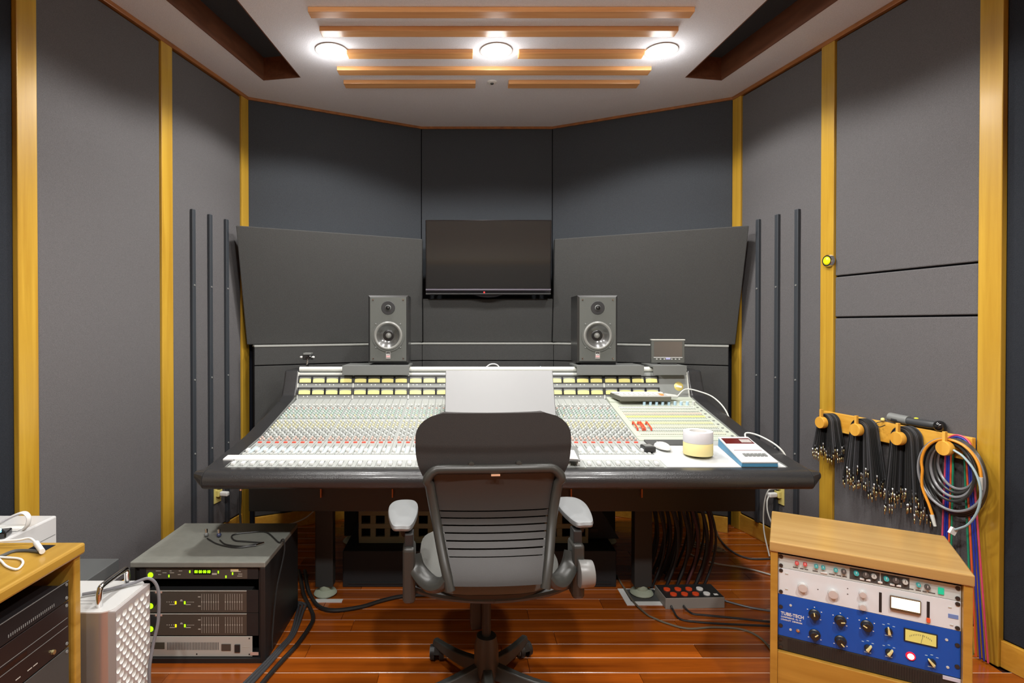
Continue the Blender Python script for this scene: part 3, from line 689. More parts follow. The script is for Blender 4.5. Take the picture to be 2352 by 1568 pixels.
MB().hexa([(0.145, -0.03, 0.012), (0.21, -0.02, 0.012), (0.21, 0.015, 0.016), (0.14, 0.03, 0.018), (0.145, -0.03, 0.034), (0.21, -0.02, 0.028), (0.21, 0.015, 0.03), (0.14, 0.03, 0.038)]).build('plug', LGREY, t, 0.005)
p0 = V((1.27, 3.306, sz(3.34) + 0.034))
cable('grey_cable', 'pale grey cable leaving the slim controller over the console end', [p0, V((1.33, 3.33, 0.985)), V((1.40, 3.30, 0.975)), V((1.455, 3.22, 0.945)), V((1.482, 3.12, 0.87)), V((1.487, 3.08, 0.74)), V((1.487, 3.08, 0.60))], 0.004, LGREY)
# red patch links
for px in (1456, 1468, 1473, 1487):
    p = PY(px, 985, 2.93); y0, y1 = 2.868, 2.952; z = lambda y: sz(y) + 0.008
    pts = [(p.x, y0, z(y0)), (p.x, y0, z(y0) + 0.008), (p.x, y0 + 0.008, z(y0) + 0.014), (p.x, y1 - 0.008, z(y1) + 0.014), (p.x, y1, z(y1) + 0.008), (p.x, y1, z(y1))]
    o = MB().tube(spline(pts, 4), 0.0042, 8).build('patch_link', mat('red_link', S(214, 72, 44), 0.4))
    tag(o, 'short red patch link bridging two jack rows, ' + {1456: 'farthest from the tape rolls', 1468: 'second counting from the channel strips', 1473: 'third counting from the channel strips', 1487: 'nearest the tape rolls'}[px], 'patch cable', 'red patch links')
# tape rolls
def tape_roll(z0, h, m, label, core):
    c = (1.06, 2.512); zz = sz(2.512) + z0
    t = thing('tape_roll', label, 'tape roll', (c[0], c[1], zz))
    MB().lathe([(0.040, 0.0), (0.0625, 0.0), (0.0635, 0.002), (0.0635, h - 0.002), (0.0625, h), (0.040, h), (0.040, 0.0)], (0, 0, 0), (0, 0, 1), 40).build('roll', m, t)
    MB().lathe([(0.037, 0.0), (0.0399, 0.0), (0.0399, h), (0.037, h), (0.037, 0.0)], (0, 0, 0), (0, 0, 1), 32).build('core', core, t)
tape_roll(0.0125, 0.054, mat('masking_tape', S(226, 212, 150), 0.6), 'cream masking tape roll, lower of the two stacked rolls', mat('card_core', S(190, 160, 120), 0.8))
tape_roll(0.067, 0.05, mat('white_tape', S(208, 208, 212), 0.5), 'white tape roll, upper of the two stacked rolls', mat('white_core', S(224, 222, 218), 0.7))
# blue and white remote
t = thing('tape_remote', 'white sloping remote unit with blue sides and dark red display beside the tape rolls', 'remote control', (1.272, 2.51, 0))
zf = lambda y: sz(y) + 0.0045
f0, f1 = 2.368, 2.65
BLU = mat('remote_blue', S(70, 132, 168), 0.4)
body = MB().hexa([(1.185, f0, zf(f0)), (1.342, f0, zf(f0)), (1.358, f1, zf(f1)), (1.213, f1, zf(f1)), (1.187, f0, zf(f0) + 0.017), (1.340, f0, zf(f0) + 0.017), (1.356, f1, zf(f1) + 0.036), (1.215, f1, zf(f1) + 0.036)])
body.build('case', BLU, t, 0.002, world=True)
def rp_(u, v, h):   # point on the sloping lid
    xa = 1.187 + (1.215 - 1.187) * v; xb = 1.340 + (1.356 - 1.340) * v
    y = f0 + (f1 - f0) * v; return V((xa + (xb - xa) * u, y, zf(y) + 0.017 + 0.019 * v + h))
def rq(u0, u1, v0, v1, h0, h1): return MB().hexa([rp_(u0, v0, h0), rp_(u1, v0, h0), rp_(u1, v1, h0), rp_(u0, v1, h0), rp_(u0, v0, h1), rp_(u1, v0, h1), rp_(u1, v1, h1), rp_(u0, v1, h1)])
rq(-0.01, 1.01, -0.01, 1.01, 0.0, 0.007).build('lid', mat('remote_lid', S(196, 197, 198), 0.4), t, 0.002, world=True)
rq(0.04, 0.95, 0.70, 0.93, 0.007, 0.008).build('display', mat('display_red', S(92, 26, 24), 0.2, coat=0.4), t, world=True)
for k in range(10): rq(0.58 + k * 0.034, 0.60 + k * 0.034, 0.74, 0.88, 0.008, 0.0086).build('digit', KW, t, world=True)
rq(0.08, 0.92, 0.415, 0.43, 0.007, 0.0076).build('line', mat('brown_line', S(120, 80, 76), 0.5), t, world=True)
rq(0.08, 0.34, 0.58, 0.64, 0.007, 0.0076).build('maker_mark', PBLUE, t, world=True)
for k in range(6): rq(0.22 + k * 0.115, 0.31 + k * 0.115, 0.18, 0.28, 0.007, 0.011).build('key', GREYM, t, 0.001, world=True)
cable('grey_cable', 'pale cable arching from the remote over the console end', [V((1.352, 2.655, zf(2.655) + 0.02)), V((1.372, 2.70, 0.845)), V((1.42, 2.66, 0.838)), V((1.466, 2.58, 0.80)), V((1.487, 2.55, 0.74)), V((1.488, 2.54, 0.62))], 0.004, LGREY)
# black box and white mouse
p = PZ(1501, 1047, sz(2.56)); t = thing('black_box', 'small black box resting beside the white mouse on the console', 'box', (p.x, 2.575, sz(2.575) + 0.0055), R(3))
MB().box(-0.026, 0.026, -0.03, 0.035, 0.0, 0.024).build('case', BLK, t, 0.004); MB().box(-0.020, 0.020, -0.02, 0.03, 0.024, 0.026).build('lid', GREYM, t, 0.001)
p = PZ(1535, 1045, sz(2.57)); t = thing('mouse', 'white computer mouse on the console beside the small black box', 'mouse', (p.x + 0.004, 2.60, sz(2.60) + 0.0105), R(12))
mb = MB().ball((0, 0, 0.004), (0.03, 0.055, 0.024), 20, 12)
for v in mb.v: v.z = max(v.z, 0.0)
mb.build('shell', WHITE, t); MB().box(-0.0006, 0.0006, 0.015, 0.05, 0.0175, 0.022).build('button_gap', LGREY, t)
# open notebook partly hidden behind the chair
t = thing('notebook', 'grey-backed book with white pages lying on the console front beside the chair', 'book', (PZ(1312, 1060, 0.77).x - 0.06, 2.46, sz(2.46) + 0.021), R(-14))
MB().hexa([(-0.07, -0.085, 0), (0.105, -0.085, 0), (0.082, 0.085, 0.008), (-0.07, 0.085, 0.008), (-0.07, -0.085, 0.008), (0.105, -0.085, 0.008), (0.082, 0.085, 0.03), (-0.07, 0.085, 0.03)]).build('cover', GREYM, t, 0.002)
MB().hexa([(-0.068, -0.088, 0.0085), (0.098, -0.088, 0.0085), (0.075, 0.01, 0.023), (-0.068, 0.01, 0.023), (-0.068, -0.088, 0.014), (0.098, -0.088, 0.014), (0.075, 0.01, 0.028), (-0.068, 0.01, 0.028)]).build('pages', WHITE, t, 0.002)

# ================================================================== television
TVG = mat('tv_glass', S(34, 33, 32), 0.06, coat=0.4)
ty = 4.12
t = thing('television', 'black flat television hung in the middle of the front wall', 'television', (CX, ty, 1.59))
TM = MX.Translation(V((0, 0, 0))) @ MX.Rotation(R(4.5), 4, 'X')
h, w_ = 0.548, 0.462
MB().box(-w_, w_, 0.0, 0.05, 0.0, h).xf(TM).build('housing', BLKG, t, 0.004)
MB().box(-w_ + 0.008, w_ - 0.008, -0.003, 0.0, 0.05, h - 0.008).xf(TM).build('screen', TVG, t)
MB().box(-w_, w_, -0.006, 0.0, 0.034, 0.046).xf(TM).build('lower_trim', mat('tv_trim', S(104, 100, 110), 0.35, metal=0.4), t, 0.001)
MB().box(-w_, w_, -0.006, 0.0, 0.008, 0.0105).xf(TM).build('bottom_line', GREYM, t)
MB().prism([(-0.12, 0.004), (-0.05, -0.014), (0.0, -0.018), (0.05, -0.014), (0.12, 0.004)], 'y', 0.002, 0.03).xf(TM).build('chin', BLKG, t)
MB().lathe([(0.006, 0), (0.0, 0.002)], (-0.03, -0.003, 0.02), (0, -1, 0), 12).build('standby_light', mat('standby_red', S(220, 40, 40), 0.4, emit=S(220, 40, 40), estr=1.0), t)
lettering('SHARP', 0.014, 'maker_letters', t, (0, -0.0075, 0.039), (PI / 2, 0, 0), WHITE, 'CENTER', 0.0003)
MB().box(-0.15, 0.15, 0.05, 0.215, 0.18, 0.40).build('wall_bracket', BLKM, t)

# ================================================================== office chair
CHP = mat('chair_plastic', S(50, 50, 47), 0.38, bump=0.05, bscale=700); CHS = mat('chair_shell', S(44, 41, 39), 0.42, bump=0.06, bscale=700)
CHF = mat('chair_fabric', S(40, 36, 34), 0.9, bump=0.4, bscale=600, var=0.1, vscale=500); ARMP = mat('armrest_grey', S(122, 124, 125), 0.42)
CHSF = mat('seat_fabric', S(96, 96, 92), 0.9, bump=0.3, bscale=600)
ch = thing('office_chair', 'black swivel office chair with grey armrest pads, turned towards the console', 'chair', (0.085, 2.035, 0), R(3.2))
def legm():
    mb = MB(); n = 6
    for i in range(n):
        t0, t1 = i / n, (i + 1) / n
        def sec(t):
            r = 0.03 + 0.285 * t; z = 0.135 - 0.05 * t - 0.012 * math.sin(PI * t); w_ = 0.026 - 0.008 * t; hh = 0.05 - 0.026 * t
            return [V((r, -w_, z - hh)), V((r, w_, z - hh)), V((r, w_ * 0.6, z)), V((r, -w_ * 0.6, z))]
        a, b = sec(t0), sec(t1); mb.hexa([a[0], b[0], b[1], a[1], a[3], b[3], b[2], a[2]])
    return mb.mesh('base_leg', [CHP], 0.004)
leg_me = legm()
def casterm():
    mb = MB()
    for s_ in (-1, 1): mb.cyl((0.0, s_ * 0.010, 0.0305), (0.0, s_ * 0.027, 0.0305), 0.030, 0.028, 20, 0); mb.cyl((0, s_ * 0.027, 0.0305), (0, s_ * 0.029, 0.0305), 0.021, 0.019, 16, 1)
    mb.cyl((0.0, 0, 0.03), (0.0, 0, 0.085), 0.009, n=10)
    mb.prism([(-0.03, 0.035), (0.032, 0.035), (0.025, 0.06), (0.0, 0.068), (-0.02, 0.06)], 'y', -0.010, 0.010)
    return mb.mesh('caster', [BLK, GREYM])
cas_me = casterm()
for k in range(5):
    a = R(-90 + 72 * k); lg = mesh_obj(leg_me, 'base_leg', ch, (0, 0, 0), (0, 0, a))
    mesh_obj(cas_me, 'caster', lg, (0.305, 0, 0), (0, 0, R([20, -70, 60, -40, 110][k])))
MB().lathe([(0.0, 0.07), (0.040, 0.07), (0.046, 0.10), (0.044, 0.19), (0.036, 0.232), (0.0, 0.235)], (0, 0, 0), (0, 0, 1), 24).build('hub', CHP, ch)
MB().cyl((0, 0, 0.23), (0, 0, 0.44), 0.0165, n=16).build('gas_column', BLKM, ch)
MB().hexa([(-0.08, -0.13, 0.42), (0.08, -0.13, 0.42), (0.08, 0.10, 0.40), (-0.08, 0.10, 0.40), (-0.12, -0.16, 0.487), (0.12, -0.16, 0.487), (0.12, 0.14, 0.487), (-0.12, 0.14, 0.487)]).build('mechanism', BLK, ch, 0.01)
# seat: dished pan and upholstered cushion
def seat_out(t, k=1.0):
    a = 2 * PI * t; c, s_ = math.cos(a), math.sin(a); e = 0.55
    return (math.copysign(abs(c) ** e, c) * 0.245 * k, 0.0 + math.copysign(abs(s_) ** e, s_) * 0.245 * k)
def loft(levels, n=40, smooth=True):   # levels: (z, scale)
    mb = MB(); vs_ = []
    for z, k, sag in levels:
        for i in range(n):
            x, y = seat_out(i / n, k); vs_.append((x, y - 0.01, z - sag * (1 - (x / 0.25) ** 2)))
    fs_ = [(l * n + i, l * n + (i + 1) % n, (l + 1) * n + (i + 1) % n, (l + 1) * n + i) for l in range(len(levels) - 1) for i in range(n)]
    mb.add(vs_, fs_, 0, True); mb.add(vs_, [tuple(range(n))[::-1], tuple(range((len(levels) - 1) * n, len(levels) * n))]); return mb
loft([(0.492, 0.80, 0.012), (0.488, 0.90, 0.014), (0.502, 0.985, 0.014), (0.513, 0.99, 0.012)]).build('seat_pan', BLK, ch)
loft([(0.513, 0.985, 0.012), (0.525, 1.0, 0.01), (0.548, 0.985, 0.006), (0.558, 0.92, 0.004), (0.560, 0.6, 0.003)]).build('seat_cushion', CHSF, ch)
# back: shape of the centre line, seen from the side
def bk_y(z):    # local y of the shell's rear face
    t = (z - 0.585) / (0.915 - 0.585); return -0.352 + 0.115 * math.sin(min(max(t, 0), 1.15) * PI * 0.62) ** 1.1 - 0.045 * max(0, t - 0.5)
def bk_w(z): t = (z - 0.585) / 0.33; return 0.132 + 0.072 * min(1, max(0, t)) ** 0.8
def shell(z0, z1, inset=0.0, th=0.008, off=0.0, nu=16, nv=8):
    def fn(u, v):
        z = z0 + (z1 - z0) * v; w_ = bk_w(z) - inset; x = (2 * u - 1) * w_
        return (x, bk_y(z) + off + 0.05 * (1 - (x / 0.21) ** 2) * -1 * 0.35 + 0.0, z)
    return MB().grid(fn, nu, nv, th)
shell(0.585, 0.655, 0.0).build('lower_shell', CHS, ch)
zz = [0.6575 + i * 0.0205 for i in range(8)]
for i in range(6): shell(zz[i], zz[i] + 0.0165, 0.004, nv=2).build('lumbar_slat', CHS, ch)
shell(zz[6], 0.905, 0.004).build('upper_shell', CHS, ch)
# frame round the shell
fr = []
for k in range(9): z = 0.57 + (0.865 - 0.57) * k / 8; fr.append((-(bk_w(z) + 0.012), bk_y(z) - 0.008, z))
for k in range(1, 8):
    a = PI / 2 * k / 8; fr.append((-(0.170 + 0.046 * math.cos(a)), bk_y(0.89) - 0.010, 0.868 + 0.046 * math.sin(a)))
fr += [(0 - 0.15 + 0.05 * k, bk_y(0.9) - 0.016 - 0.004 * math.cos((k - 3) / 3 * PI / 2), 0.9155) for k in range(7)]
fr += [(-p[0], p[1], p[2]) for p in fr[15::-1]]
MB().tube(fr, 0.0155, 12).build('back_frame', CHP, ch)
MB().box(-0.014, 0.014, bk_y(0.9) - 0.034, bk_y(0.9) - 0.026, 0.897, 0.902).build('maker_tag', mat('tag_tan', S(206, 160, 128), 0.5), ch)
for s_ in (-1, 1): MB().lathe([(0.010, 0.0), (0.009, 0.012), (0.0, 0.014)], (s_ * 0.075, bk_y(0.92) - 0.004, 0.931), (0, -1, 0), 14).build('stud', CHP, ch)
# tall cushion rising above the frame
def cush(u, v):
    z = 0.60 + (1.088 - 0.60) * v
    if z < 0.80: w_ = bk_w(z) - 0.006
    elif z < 0.975: w_ = (bk_w(0.80) - 0.006) + (0.252 - bk_w(0.80) + 0.006) * math.sin((z - 0.80) / 0.175 * PI / 2)
    elif z < 1.01: w_ = 0.252
    else: w_ = 0.252 - 0.105 * (1 - math.sqrt(max(0, 1 - ((z - 1.01) / 0.079) ** 2)))
    x = (2 * u - 1) * w_; y = bk_y(min(z, 0.915)) + 0.016 + 0.10 * max(0, z - 0.915) - 0.0175 * (1 - (x / 0.21) ** 2)
    if z > 0.972: y -= 0.008
    return (x, y, z)
MB().grid(cush, 24, 40, 0.042).build('back_cushion', CHF, ch)
# arms
for s_ in (-1, 1):
    x = s_ * 0.272
    MB().box(x - 0.020, x + 0.020, -0.27, -0.19, 0.487, 0.665).build('arm_post', CHP, ch, 0.012, 3)
    MB().box(x - 0.014, x + 0.014, -0.255, -0.205, 0.66, 0.705).build('arm_stem', BLK, ch, 0.004)
    MB().tube(spline([(s_ * 0.285, -0.23, 0.70), (s_ * 0.295, -0.15, 0.704), (s_ * 0.298, -0.06, 0.704)], 4), 0.014, 10).build('pad_support', BLK, ch)
    op = [(0.0, -0.140), (0.030, -0.136), (0.046, -0.05), (0.05, 0.03), (0.046, 0.09), (0.03, 0.128), (0.0, 0.138), (-0.032, 0.128), (-0.05, 0.09), (-0.054, 0.03), (-0.044, -0.06), (-0.026, -0.134)]
    op = [(p.x, p.y) for p in spline([V((a, b, 0)) for a, b in op + op[:1]], 4)[:-1]]
    ap = MB(); n = len(op); lv = [(0.708, 0.80), (0.714, 0.97), (0.722, 1.0), (0.730, 0.97), (0.734, 0.86), (0.735, 0.5)]
    vs_ = [(s_ * 0.297 - s_ * a * k, -0.115 + b * k, z) for z, k in lv for a, b in op]
    ap.add(vs_, [(l * n + i, l * n + (i + 1) % n, (l + 1) * n + (i + 1) % n, (l + 1) * n + i) for l in range(len(lv) - 1) for i in range(n)], 0, True)
    ap.add(vs_, [tuple(range(n)), tuple(range((len(lv) - 1) * n, len(lv) * n))]); ap.build('arm_pad', ARMP, ch)
    br = spline([(s_ * 0.150, -0.335, 0.60), (s_ * 0.17, -0.325, 0.575), (s_ * 0.205, -0.295, 0.565), (s_ * 0.245, -0.25, 0.59), (s_ * 0.258, -0.235, 0.63)], 5)
    MB().tube(br, [0.034 - 0.012 * abs(i / (len(br) - 1) - 0.4) for i in range(len(br))], 12, flat=0.6).build('arm_bracket', CHP, ch)
    MB().tube(spline([(s_ * 0.255, -0.23, 0.52), (s_ * 0.18, -0.235, 0.497), (s_ * 0.08, -0.24, 0.485), (0, -0.242, 0.482)], 4), 0.012, 8).build('rear_rail', CHP, ch)
    MB().ball((s_ * 0.225, -0.225, 0.535), (0.028, 0.012, 0.010)).build('lever', GREYM, ch)
MB().cyl((0.268, -0.275, 0.575), (0.315, -0.275, 0.575), 0.044, 0.040, 24).build('tension_knob', mat('knob_satin', S(120, 120, 118), 0.35), ch, 0.003)
MB().box(-0.055, -0.015, 0.02, 0.08, 0.24, 0.41).build('cable_flap', BLK, ch, 0.004)

# ================================================================== black equipment rack, video camera side
RX, RY = -1.075, 2.245
rk_ = thing('equipment_rack', 'low black equipment rack on the floor with earphones on its top', 'rack', (RX, RY, 0))
RTOP = mat('rack_top', S(118, 119, 112), 0.5, bump=0.15, bscale=500, var=0.06); RBLK = mat('rack_black', S(30, 30, 30), 0.45)
MB().box(-0.274, 0.274, 0.0, 0.445, 0.388, 0.411).build('top', RTOP, rk_, 0.004)
for s_ in (-1, 1): MB().box(s_ * 0.274 - (0.02 if s_ > 0 else 0), s_ * 0.274 + (0.02 if s_ < 0 else 0), 0.0, 0.445, 0.0, 0.388).build('side', RBLK, rk_, 0.002)
MB().box(-0.254, 0.254, 0.0, 0.445, 0.0, 0.018).build('bottom', RBLK, rk_)
MB().box(-0.254, 0.254, 0.43, 0.445, 0.018, 0.388).build('back', RBLK, rk_)
for s_ in (-1, 1): MB().box(s_ * 0.2475 - 0.006, s_ * 0.2475 + 0.006, 0.018, 0.03, 0.0185, 0.3875).build('rack_rail', BLKM, rk_)
BRN = mat('unit_bronze', S(86, 80, 72), 0.4, metal=0.3); GLED = mat('led_green', S(150, 235, 20), 0.4, emit=S(150, 240, 10), estr=1.6)
YLED = mat('led_yellow', S(240, 220, 20), 0.4, emit=S(240, 220, 10), estr=1.4); OFFW = mat('legend_grey', S(176, 172, 162), 0.6); TAN = mat('sticker_tan', S(196, 160, 146), 0.7)
def unit(name, label, cat, z0, z1, m, x0=-0.241, x1=0.241, base=None, rot=0.0, depth=0.3, y=0.016):
    bx, by = base or (RX, RY); p = V((bx, by, 0)) + MX.Rotation(rot, 4, 'Z') @ V((0, y, z0))
    t = thing(name, label, cat, p, rot)
    MB().box(x0, x1, -0.003, 0.0, 0.0, z1 - z0).build('front_plate', m, t, 0.0008)
    MB().box(x0 + 0.03, x1 - 0.03, 0.0, depth, 0.003, z1 - z0 - 0.003).build('chassis', BLKM, t)
    return t
def disc(t, name, x, z, r, h, m, n=16, y=-0.003, par=None, r2=None):
    return MB().lathe([(r, 0.0), (r2 or r * 0.92, h), (0.0, h)], (x, y, z), (0, -1, 0), n, sm=False).build(name, m, par or t)
def rect(t, name, x0, x1, z0, z1, m, h=0.001, y=-0.003, par=None, bevel=0.0): return MB().box(x0, x1, y - h, y, z0, z1).build(name, m, par or t, bevel)
t = unit('digital_clock_unit', 'slim rack unit with a green numeric display, top of the black rack', 'audio unit', 0.337, 0.381, BRN)
rect(t, 'ear', -0.241, -0.215, 0.0, 0.044, BLKM); rect(t, 'ear', 0.197, 0.241, 0.0, 0.044, BLKM)
dp = rect(t, 'display', -0.022, 0.052, 0.018, 0.040, BLKG)
lettering('00 00 00 00', 0.0165, 'display_digits', dp, (0.015, -0.0045, 0.0295), (PI / 2, 0, 0), GLED, 'CENTER', 0.0006, 0.82)
disc(t, 'lit_button', -0.197, 0.016, 0.011, 0.003, GLED)
for x, z in ((-0.122, 0.012), (-0.037, 0.030), (0.079, 0.028), (0.137, 0.022), (0.110, 0.009)): rect(t, 'indicator', x - 0.0022, x + 0.0022, z - 0.005, z + 0.005, GLED)
rect(t, 'sticker', 0.129, 0.161, 0.030, 0.041, mat('sticker_cream', S(206, 196, 160), 0.7)); rect(t, 'sticker', 0.053, 0.073, 0.017, 0.024, OFFW)
for x, z, w_ in ((-0.165, 0.033, 0.02), (-0.16, 0.018, 0.012), (-0.14, 0.025, 0.016), (-0.115, 0.033, 0.008), (-0.11, 0.025, 0.018), (-0.075, 0.033, 0.014), (-0.08, 0.018, 0.012), (0.165, 0.03, 0.01), (0.168, 0.02, 0.016), (0.166, 0.012, 0.02)): rect(t, 'legend', x - w_ / 2, x + w_ / 2, z - 0.0012, z + 0.0012, OFFW, 0.0005)
for z0, lb in ((0.200, 'upper of two bronze-grey rack units with slider marks and green button'), (0.106, 'lower of two bronze-grey rack units with slider marks and green button')):
    t = unit('interface_unit', lb, 'audio unit', z0, z0 + 0.091, BRN); 
    rect(t, 'ear', 0.194, 0.241, 0.0, 0.091, BLKM); rect(t, 'top_line', -0.241, 0.194, 0.0875, 0.0895, LGREY, 0.002)
    MB().lathe([(0.036, 0.0), (0.034, 0.0012), (0.0, 0.0012)], (-0.204, -0.003, 0.052), (0, -1, 0), 28).build('dark_roundel', BLKM, t)
    disc(t, 'lit_button', -0.197, 0.027, 0.0115, 0.004, GLED)
    rect(t, 'sticker', -0.178, -0.150, 0.079, 0.088, TAN)
    for x, m in ((-0.095, YLED), (-0.058, GLED)): rect(t, 'indicator', x - 0.003, x + 0.003, 0.034, 0.046, m)
    mb = MB()
    for k in range(5): mb.box(-0.132 + k * 0.009, -0.129 + k * 0.009, -0.0036, -0.003, 0.041, 0.045); mb.box(-0.048 + k * 0.006, -0.045 + k * 0.006, -0.0036, -0.003, 0.041, 0.044)
    mb.prism([(-0.078, 0.046), (-0.066, 0.046), (-0.069, 0.053), (-0.075, 0.053)], 'y', -0.0036, -0.003); mb.box(-0.12, -0.098, -0.0036, -0.003, 0.031, 0.034); mb.box(-0.054, -0.034, -0.0036, -0.003, 0.031, 0.034)
    for z in (0.062, 0.024): mb.box(-0.004, 0.006, -0.0036, -0.003, z, z + 0.004)
    q = mb.build('legend', OFFW, t); q['kind'] = 'stuff'
    mb = MB()
    for k in list(range(8)) + list(range(10, 18)):
        x = 0.011 + k * 0.0096; mb.box(x - 0.0006, x + 0.0006, -0.0035, -0.003, 0.010, 0.076); mb.box(x - 0.002, x + 0.002, -0.0038, -0.003, 0.041, 0.045)
    q = mb.build('slider_marks', OFFW, t); q['kind'] = 'stuff'
SILP = mat('silver_panel', S(186, 187, 180), 0.4, metal=0.15)
t = unit('power_unit', 'silver vented rack unit at the bottom of the black rack', 'audio unit', 0.020, 0.102, SILP, -0.241, 0.216)
rect(t, 'name_plate', -0.224, -0.141, 0.031, 0.058, mat('plate_dark', S(74, 74, 64), 0.5))
lettering('CY-01', 0.013, 'plate_letters', t, (-0.222, -0.0045, 0.050), (PI / 2, 0, 0), OFFW, 'LEFT', 0.0003)
for k in range(34): rect(t, 'vent_slit', -0.129 + k * 0.00625 - 0.0014, -0.129 + k * 0.00625 + 0.0014, 0.027, 0.058, SLOTD, 0.0004)
rect(t, 'rocker', 0.091, 0.129, 0.025, 0.052, BRN, 0.003, bevel=0.001); rect(t, 'power_switch', 0.145, 0.167, 0.019, 0.050, BLK, 0.005, bevel=0.001)
rect(t, 'maker_mark', 0.176, 0.206, 0.036, 0.040, OFFW, 0.0004)
for x, z in ((0.204, 0.074), (0.204, 0.009), (-0.222, 0.012), (-0.01, 0.01)): disc(t, 'screw', x, z, 0.003, 0.0012, BLK, 10)
rect(t, 'sticker', 0.208, 0.2415, 0.006, 0.018, TAN, 0.002)
# earphones
t = thing('earphones', 'black wired earphones lying on top of the black equipment rack', 'earphones', (RX + 0.07, RY + 0.2, 0.411))
def on_top(px, py, h=0.0045): return PZ(px, py, 0.411 + h)
for px, py, mm_ in ((474, 1227, GREYM), (503, 1228, mat('bud_blue', S(60, 66, 96), 0.3))):
    p = on_top(px, py, 0.0112); b = MB().ball(p, (0.010, 0.011, 0.010)); b.cyl(p + V((0, 0, 0.004)), p + V((-0.004, 0.006, 0.022)), 0.006, 0.007, 10, 1); b.build('ear_bud', [mm_, CHROME], t, world=True)
pth = [on_top(476, 1236), on_top(500, 1249), on_top(540, 1257), on_top(575, 1254), on_top(590, 1252)]
MB().tube(spline(pth, 6), 0.0028, 6).build('cord', BLK, t, world=True)
pth = [on_top(505, 1240), on_top(520, 1250), on_top(560, 1254), on_top(590, 1248)]
MB().tube(spline(pth, 6), 0.0028, 6).build('cord', BLK, t, world=True)
MB().cyl(on_top(588, 1252, 0.005), on_top(606, 1246, 0.005), 0.0045).build('splitter', CHROME, t, world=True)
e = V((RX + 0.281, RY + 0.21, 0.415))
pth = [on_top(606, 1246), on_top(560, 1243), on_top(538, 1240), on_top(535, 1228), on_top(575, 1222), on_top(612, 1222), on_top(640, 1245), V((RX + 0.272, RY + 0.215, 0.4195)), e + V((0.002, 0, 0.001)), e + V((0.008, -0.02, -0.05)), V((RX + 0.286, RY + 0.10, 0.25)), V((RX + 0.286, RY + 0.05, 0.10)), V((RX + 0.288, RY + 0.04, 0.035))]
MB().tube(spline(pth, 6), 0.0032, 6).build('cord', BLK, t, world=True)

# ================================================================== wooden cabinet with rack units, cable-rack side
CAB = wood('cabinet_wood', S(158, 114, 40), S(186, 142, 60), 'x', 0.7, 0.35, 0.3); CABT = wood('cabinet_top_wood', S(156, 120, 66), S(180, 146, 90), 'x', 0.6, 0.22, 0.5)
ROT = R(-30); CO = (1.0386, 1.877)
cab = thing('rack_cabinet', 'light wooden cabinet with sloping-cut top holding blue and white studio units', 'cabinet', (CO[0], CO[1], 0), ROT)
CWD, CDP, CHT = 0.519, 0.355, 0.64
MB().box(-0.003, CWD + 0.003, -0.002, CDP, CHT - 0.034, CHT).build('top', CABT, cab, 0.004)
MB().box(0.0, 0.022, 0.004, CDP, 0.0, CHT - 0.034).build('side', CAB, cab, 0.002); MB().box(CWD - 0.022, CWD, 0.004, CDP, 0.0, CHT - 0.034).build('side', CAB, cab, 0.002)
MB().box(0.022, CWD - 0.022, CDP - 0.02, CDP, 0.0, CHT - 0.034).build('back', CAB, cab); MB().box(0.022, CWD - 0.022, 0.008, 0.026, 0.0, 0.268).build('lower_front', CAB, cab, 0.002)
MB().box(0.022, CWD - 0.022, 0.02, CDP - 0.02, 0.05, 0.07).build('floor_panel', CAB, cab)
CB = (CO[0] + math.cos(ROT) * CWD / 2, CO[1] + math.sin(ROT) * CWD / 2)
def cu(name, label, z0, z1, m): return unit(name, label, 'audio unit', z0, z1, m, -0.2365, 0.2365, CB, ROT, 0.28, 0.026)
HX = CWD / 2
def X(x): return (x - 0.2615) * 1.012   # measured along the panels
PALE = mat('unit_pale', S(194, 204, 202), 0.45); WHT = mat('unit_white', S(216, 222, 226), 0.4); BLUE = mat('unit_blue', S(8, 78, 172), 0.45); UVNT = mat('unit_vent', S(46, 44, 40), 0.5)
TEAL = mat('knob_teal', S(70, 176, 178), 0.35); KRED = mat('knob_red', S(214, 86, 86), 0.35); DKK = mat('knob_dark', S(84, 82, 80), 0.35); GRN = mat('switch_green', S(30, 190, 150), 0.35, emit=S(20, 190, 140), estr=0.25)
SCRW = mat('rack_screw', S(70, 66, 62), 0.35, metal=0.6)
def screws(t, h, xs=(-0.2285, 0.2285), zs=None):
    for x in xs:
        for z in zs or (0.008, h - 0.008): disc(t, 'rack_screw', x, z, 0.0062, 0.003, SCRW, 12)
z0, z1 = 0.548, 0.594; t = cu('channel_unit', 'slim pale rack unit with teal and red knobs, top of the wooden cabinet', z0, z1, PALE); screws(t, z1 - z0)
for xx in ((0.225, 0.303), (0.305, 0.376)): rect(t, 'grey_section', X(xx[0]), X(xx[1]) - 0.001, 0.006, 0.042, DGREY, 0.0006)
for x, z, m, r in ((0.081, .575, KRED, .006), (0.104, .576, KRED, .006), (0.135, .576, TEAL, .006), (0.154, .576, TEAL, .006), (0.188, .575, TEAL, .006), (0.209, .575, DKK, .0075), (0.242, .577, TEAL, .0075), (0.266, .578, DKK, .0095), (0.287, .578, KW, .0075), (0.318, .577, TEAL, .0075), (0.341, .578, DKK, .0095), (0.364, .578, KW, .0075), (0.396, .576, TEAL, .006), (0.417, .574, DKK, .0075)):
    k = disc(t, 'knob', X(x), z - z0, r, 0.010, m, 16); MB().box(-0.0007, 0.0007, -0.0006, 0.0, 0.0, r * 0.9).xf(MX.Translation((X(x), -0.013, z - z0))).build('pointer', WHITE if m is not KW else DKK, k)
for x in (0.257, 0.273, 0.303, 0.333, 0.349): rect(t, 'button', X(x) - 0.006, X(x) + 0.006, 0.010, 0.016, WHITE, 0.004, bevel=0.001)
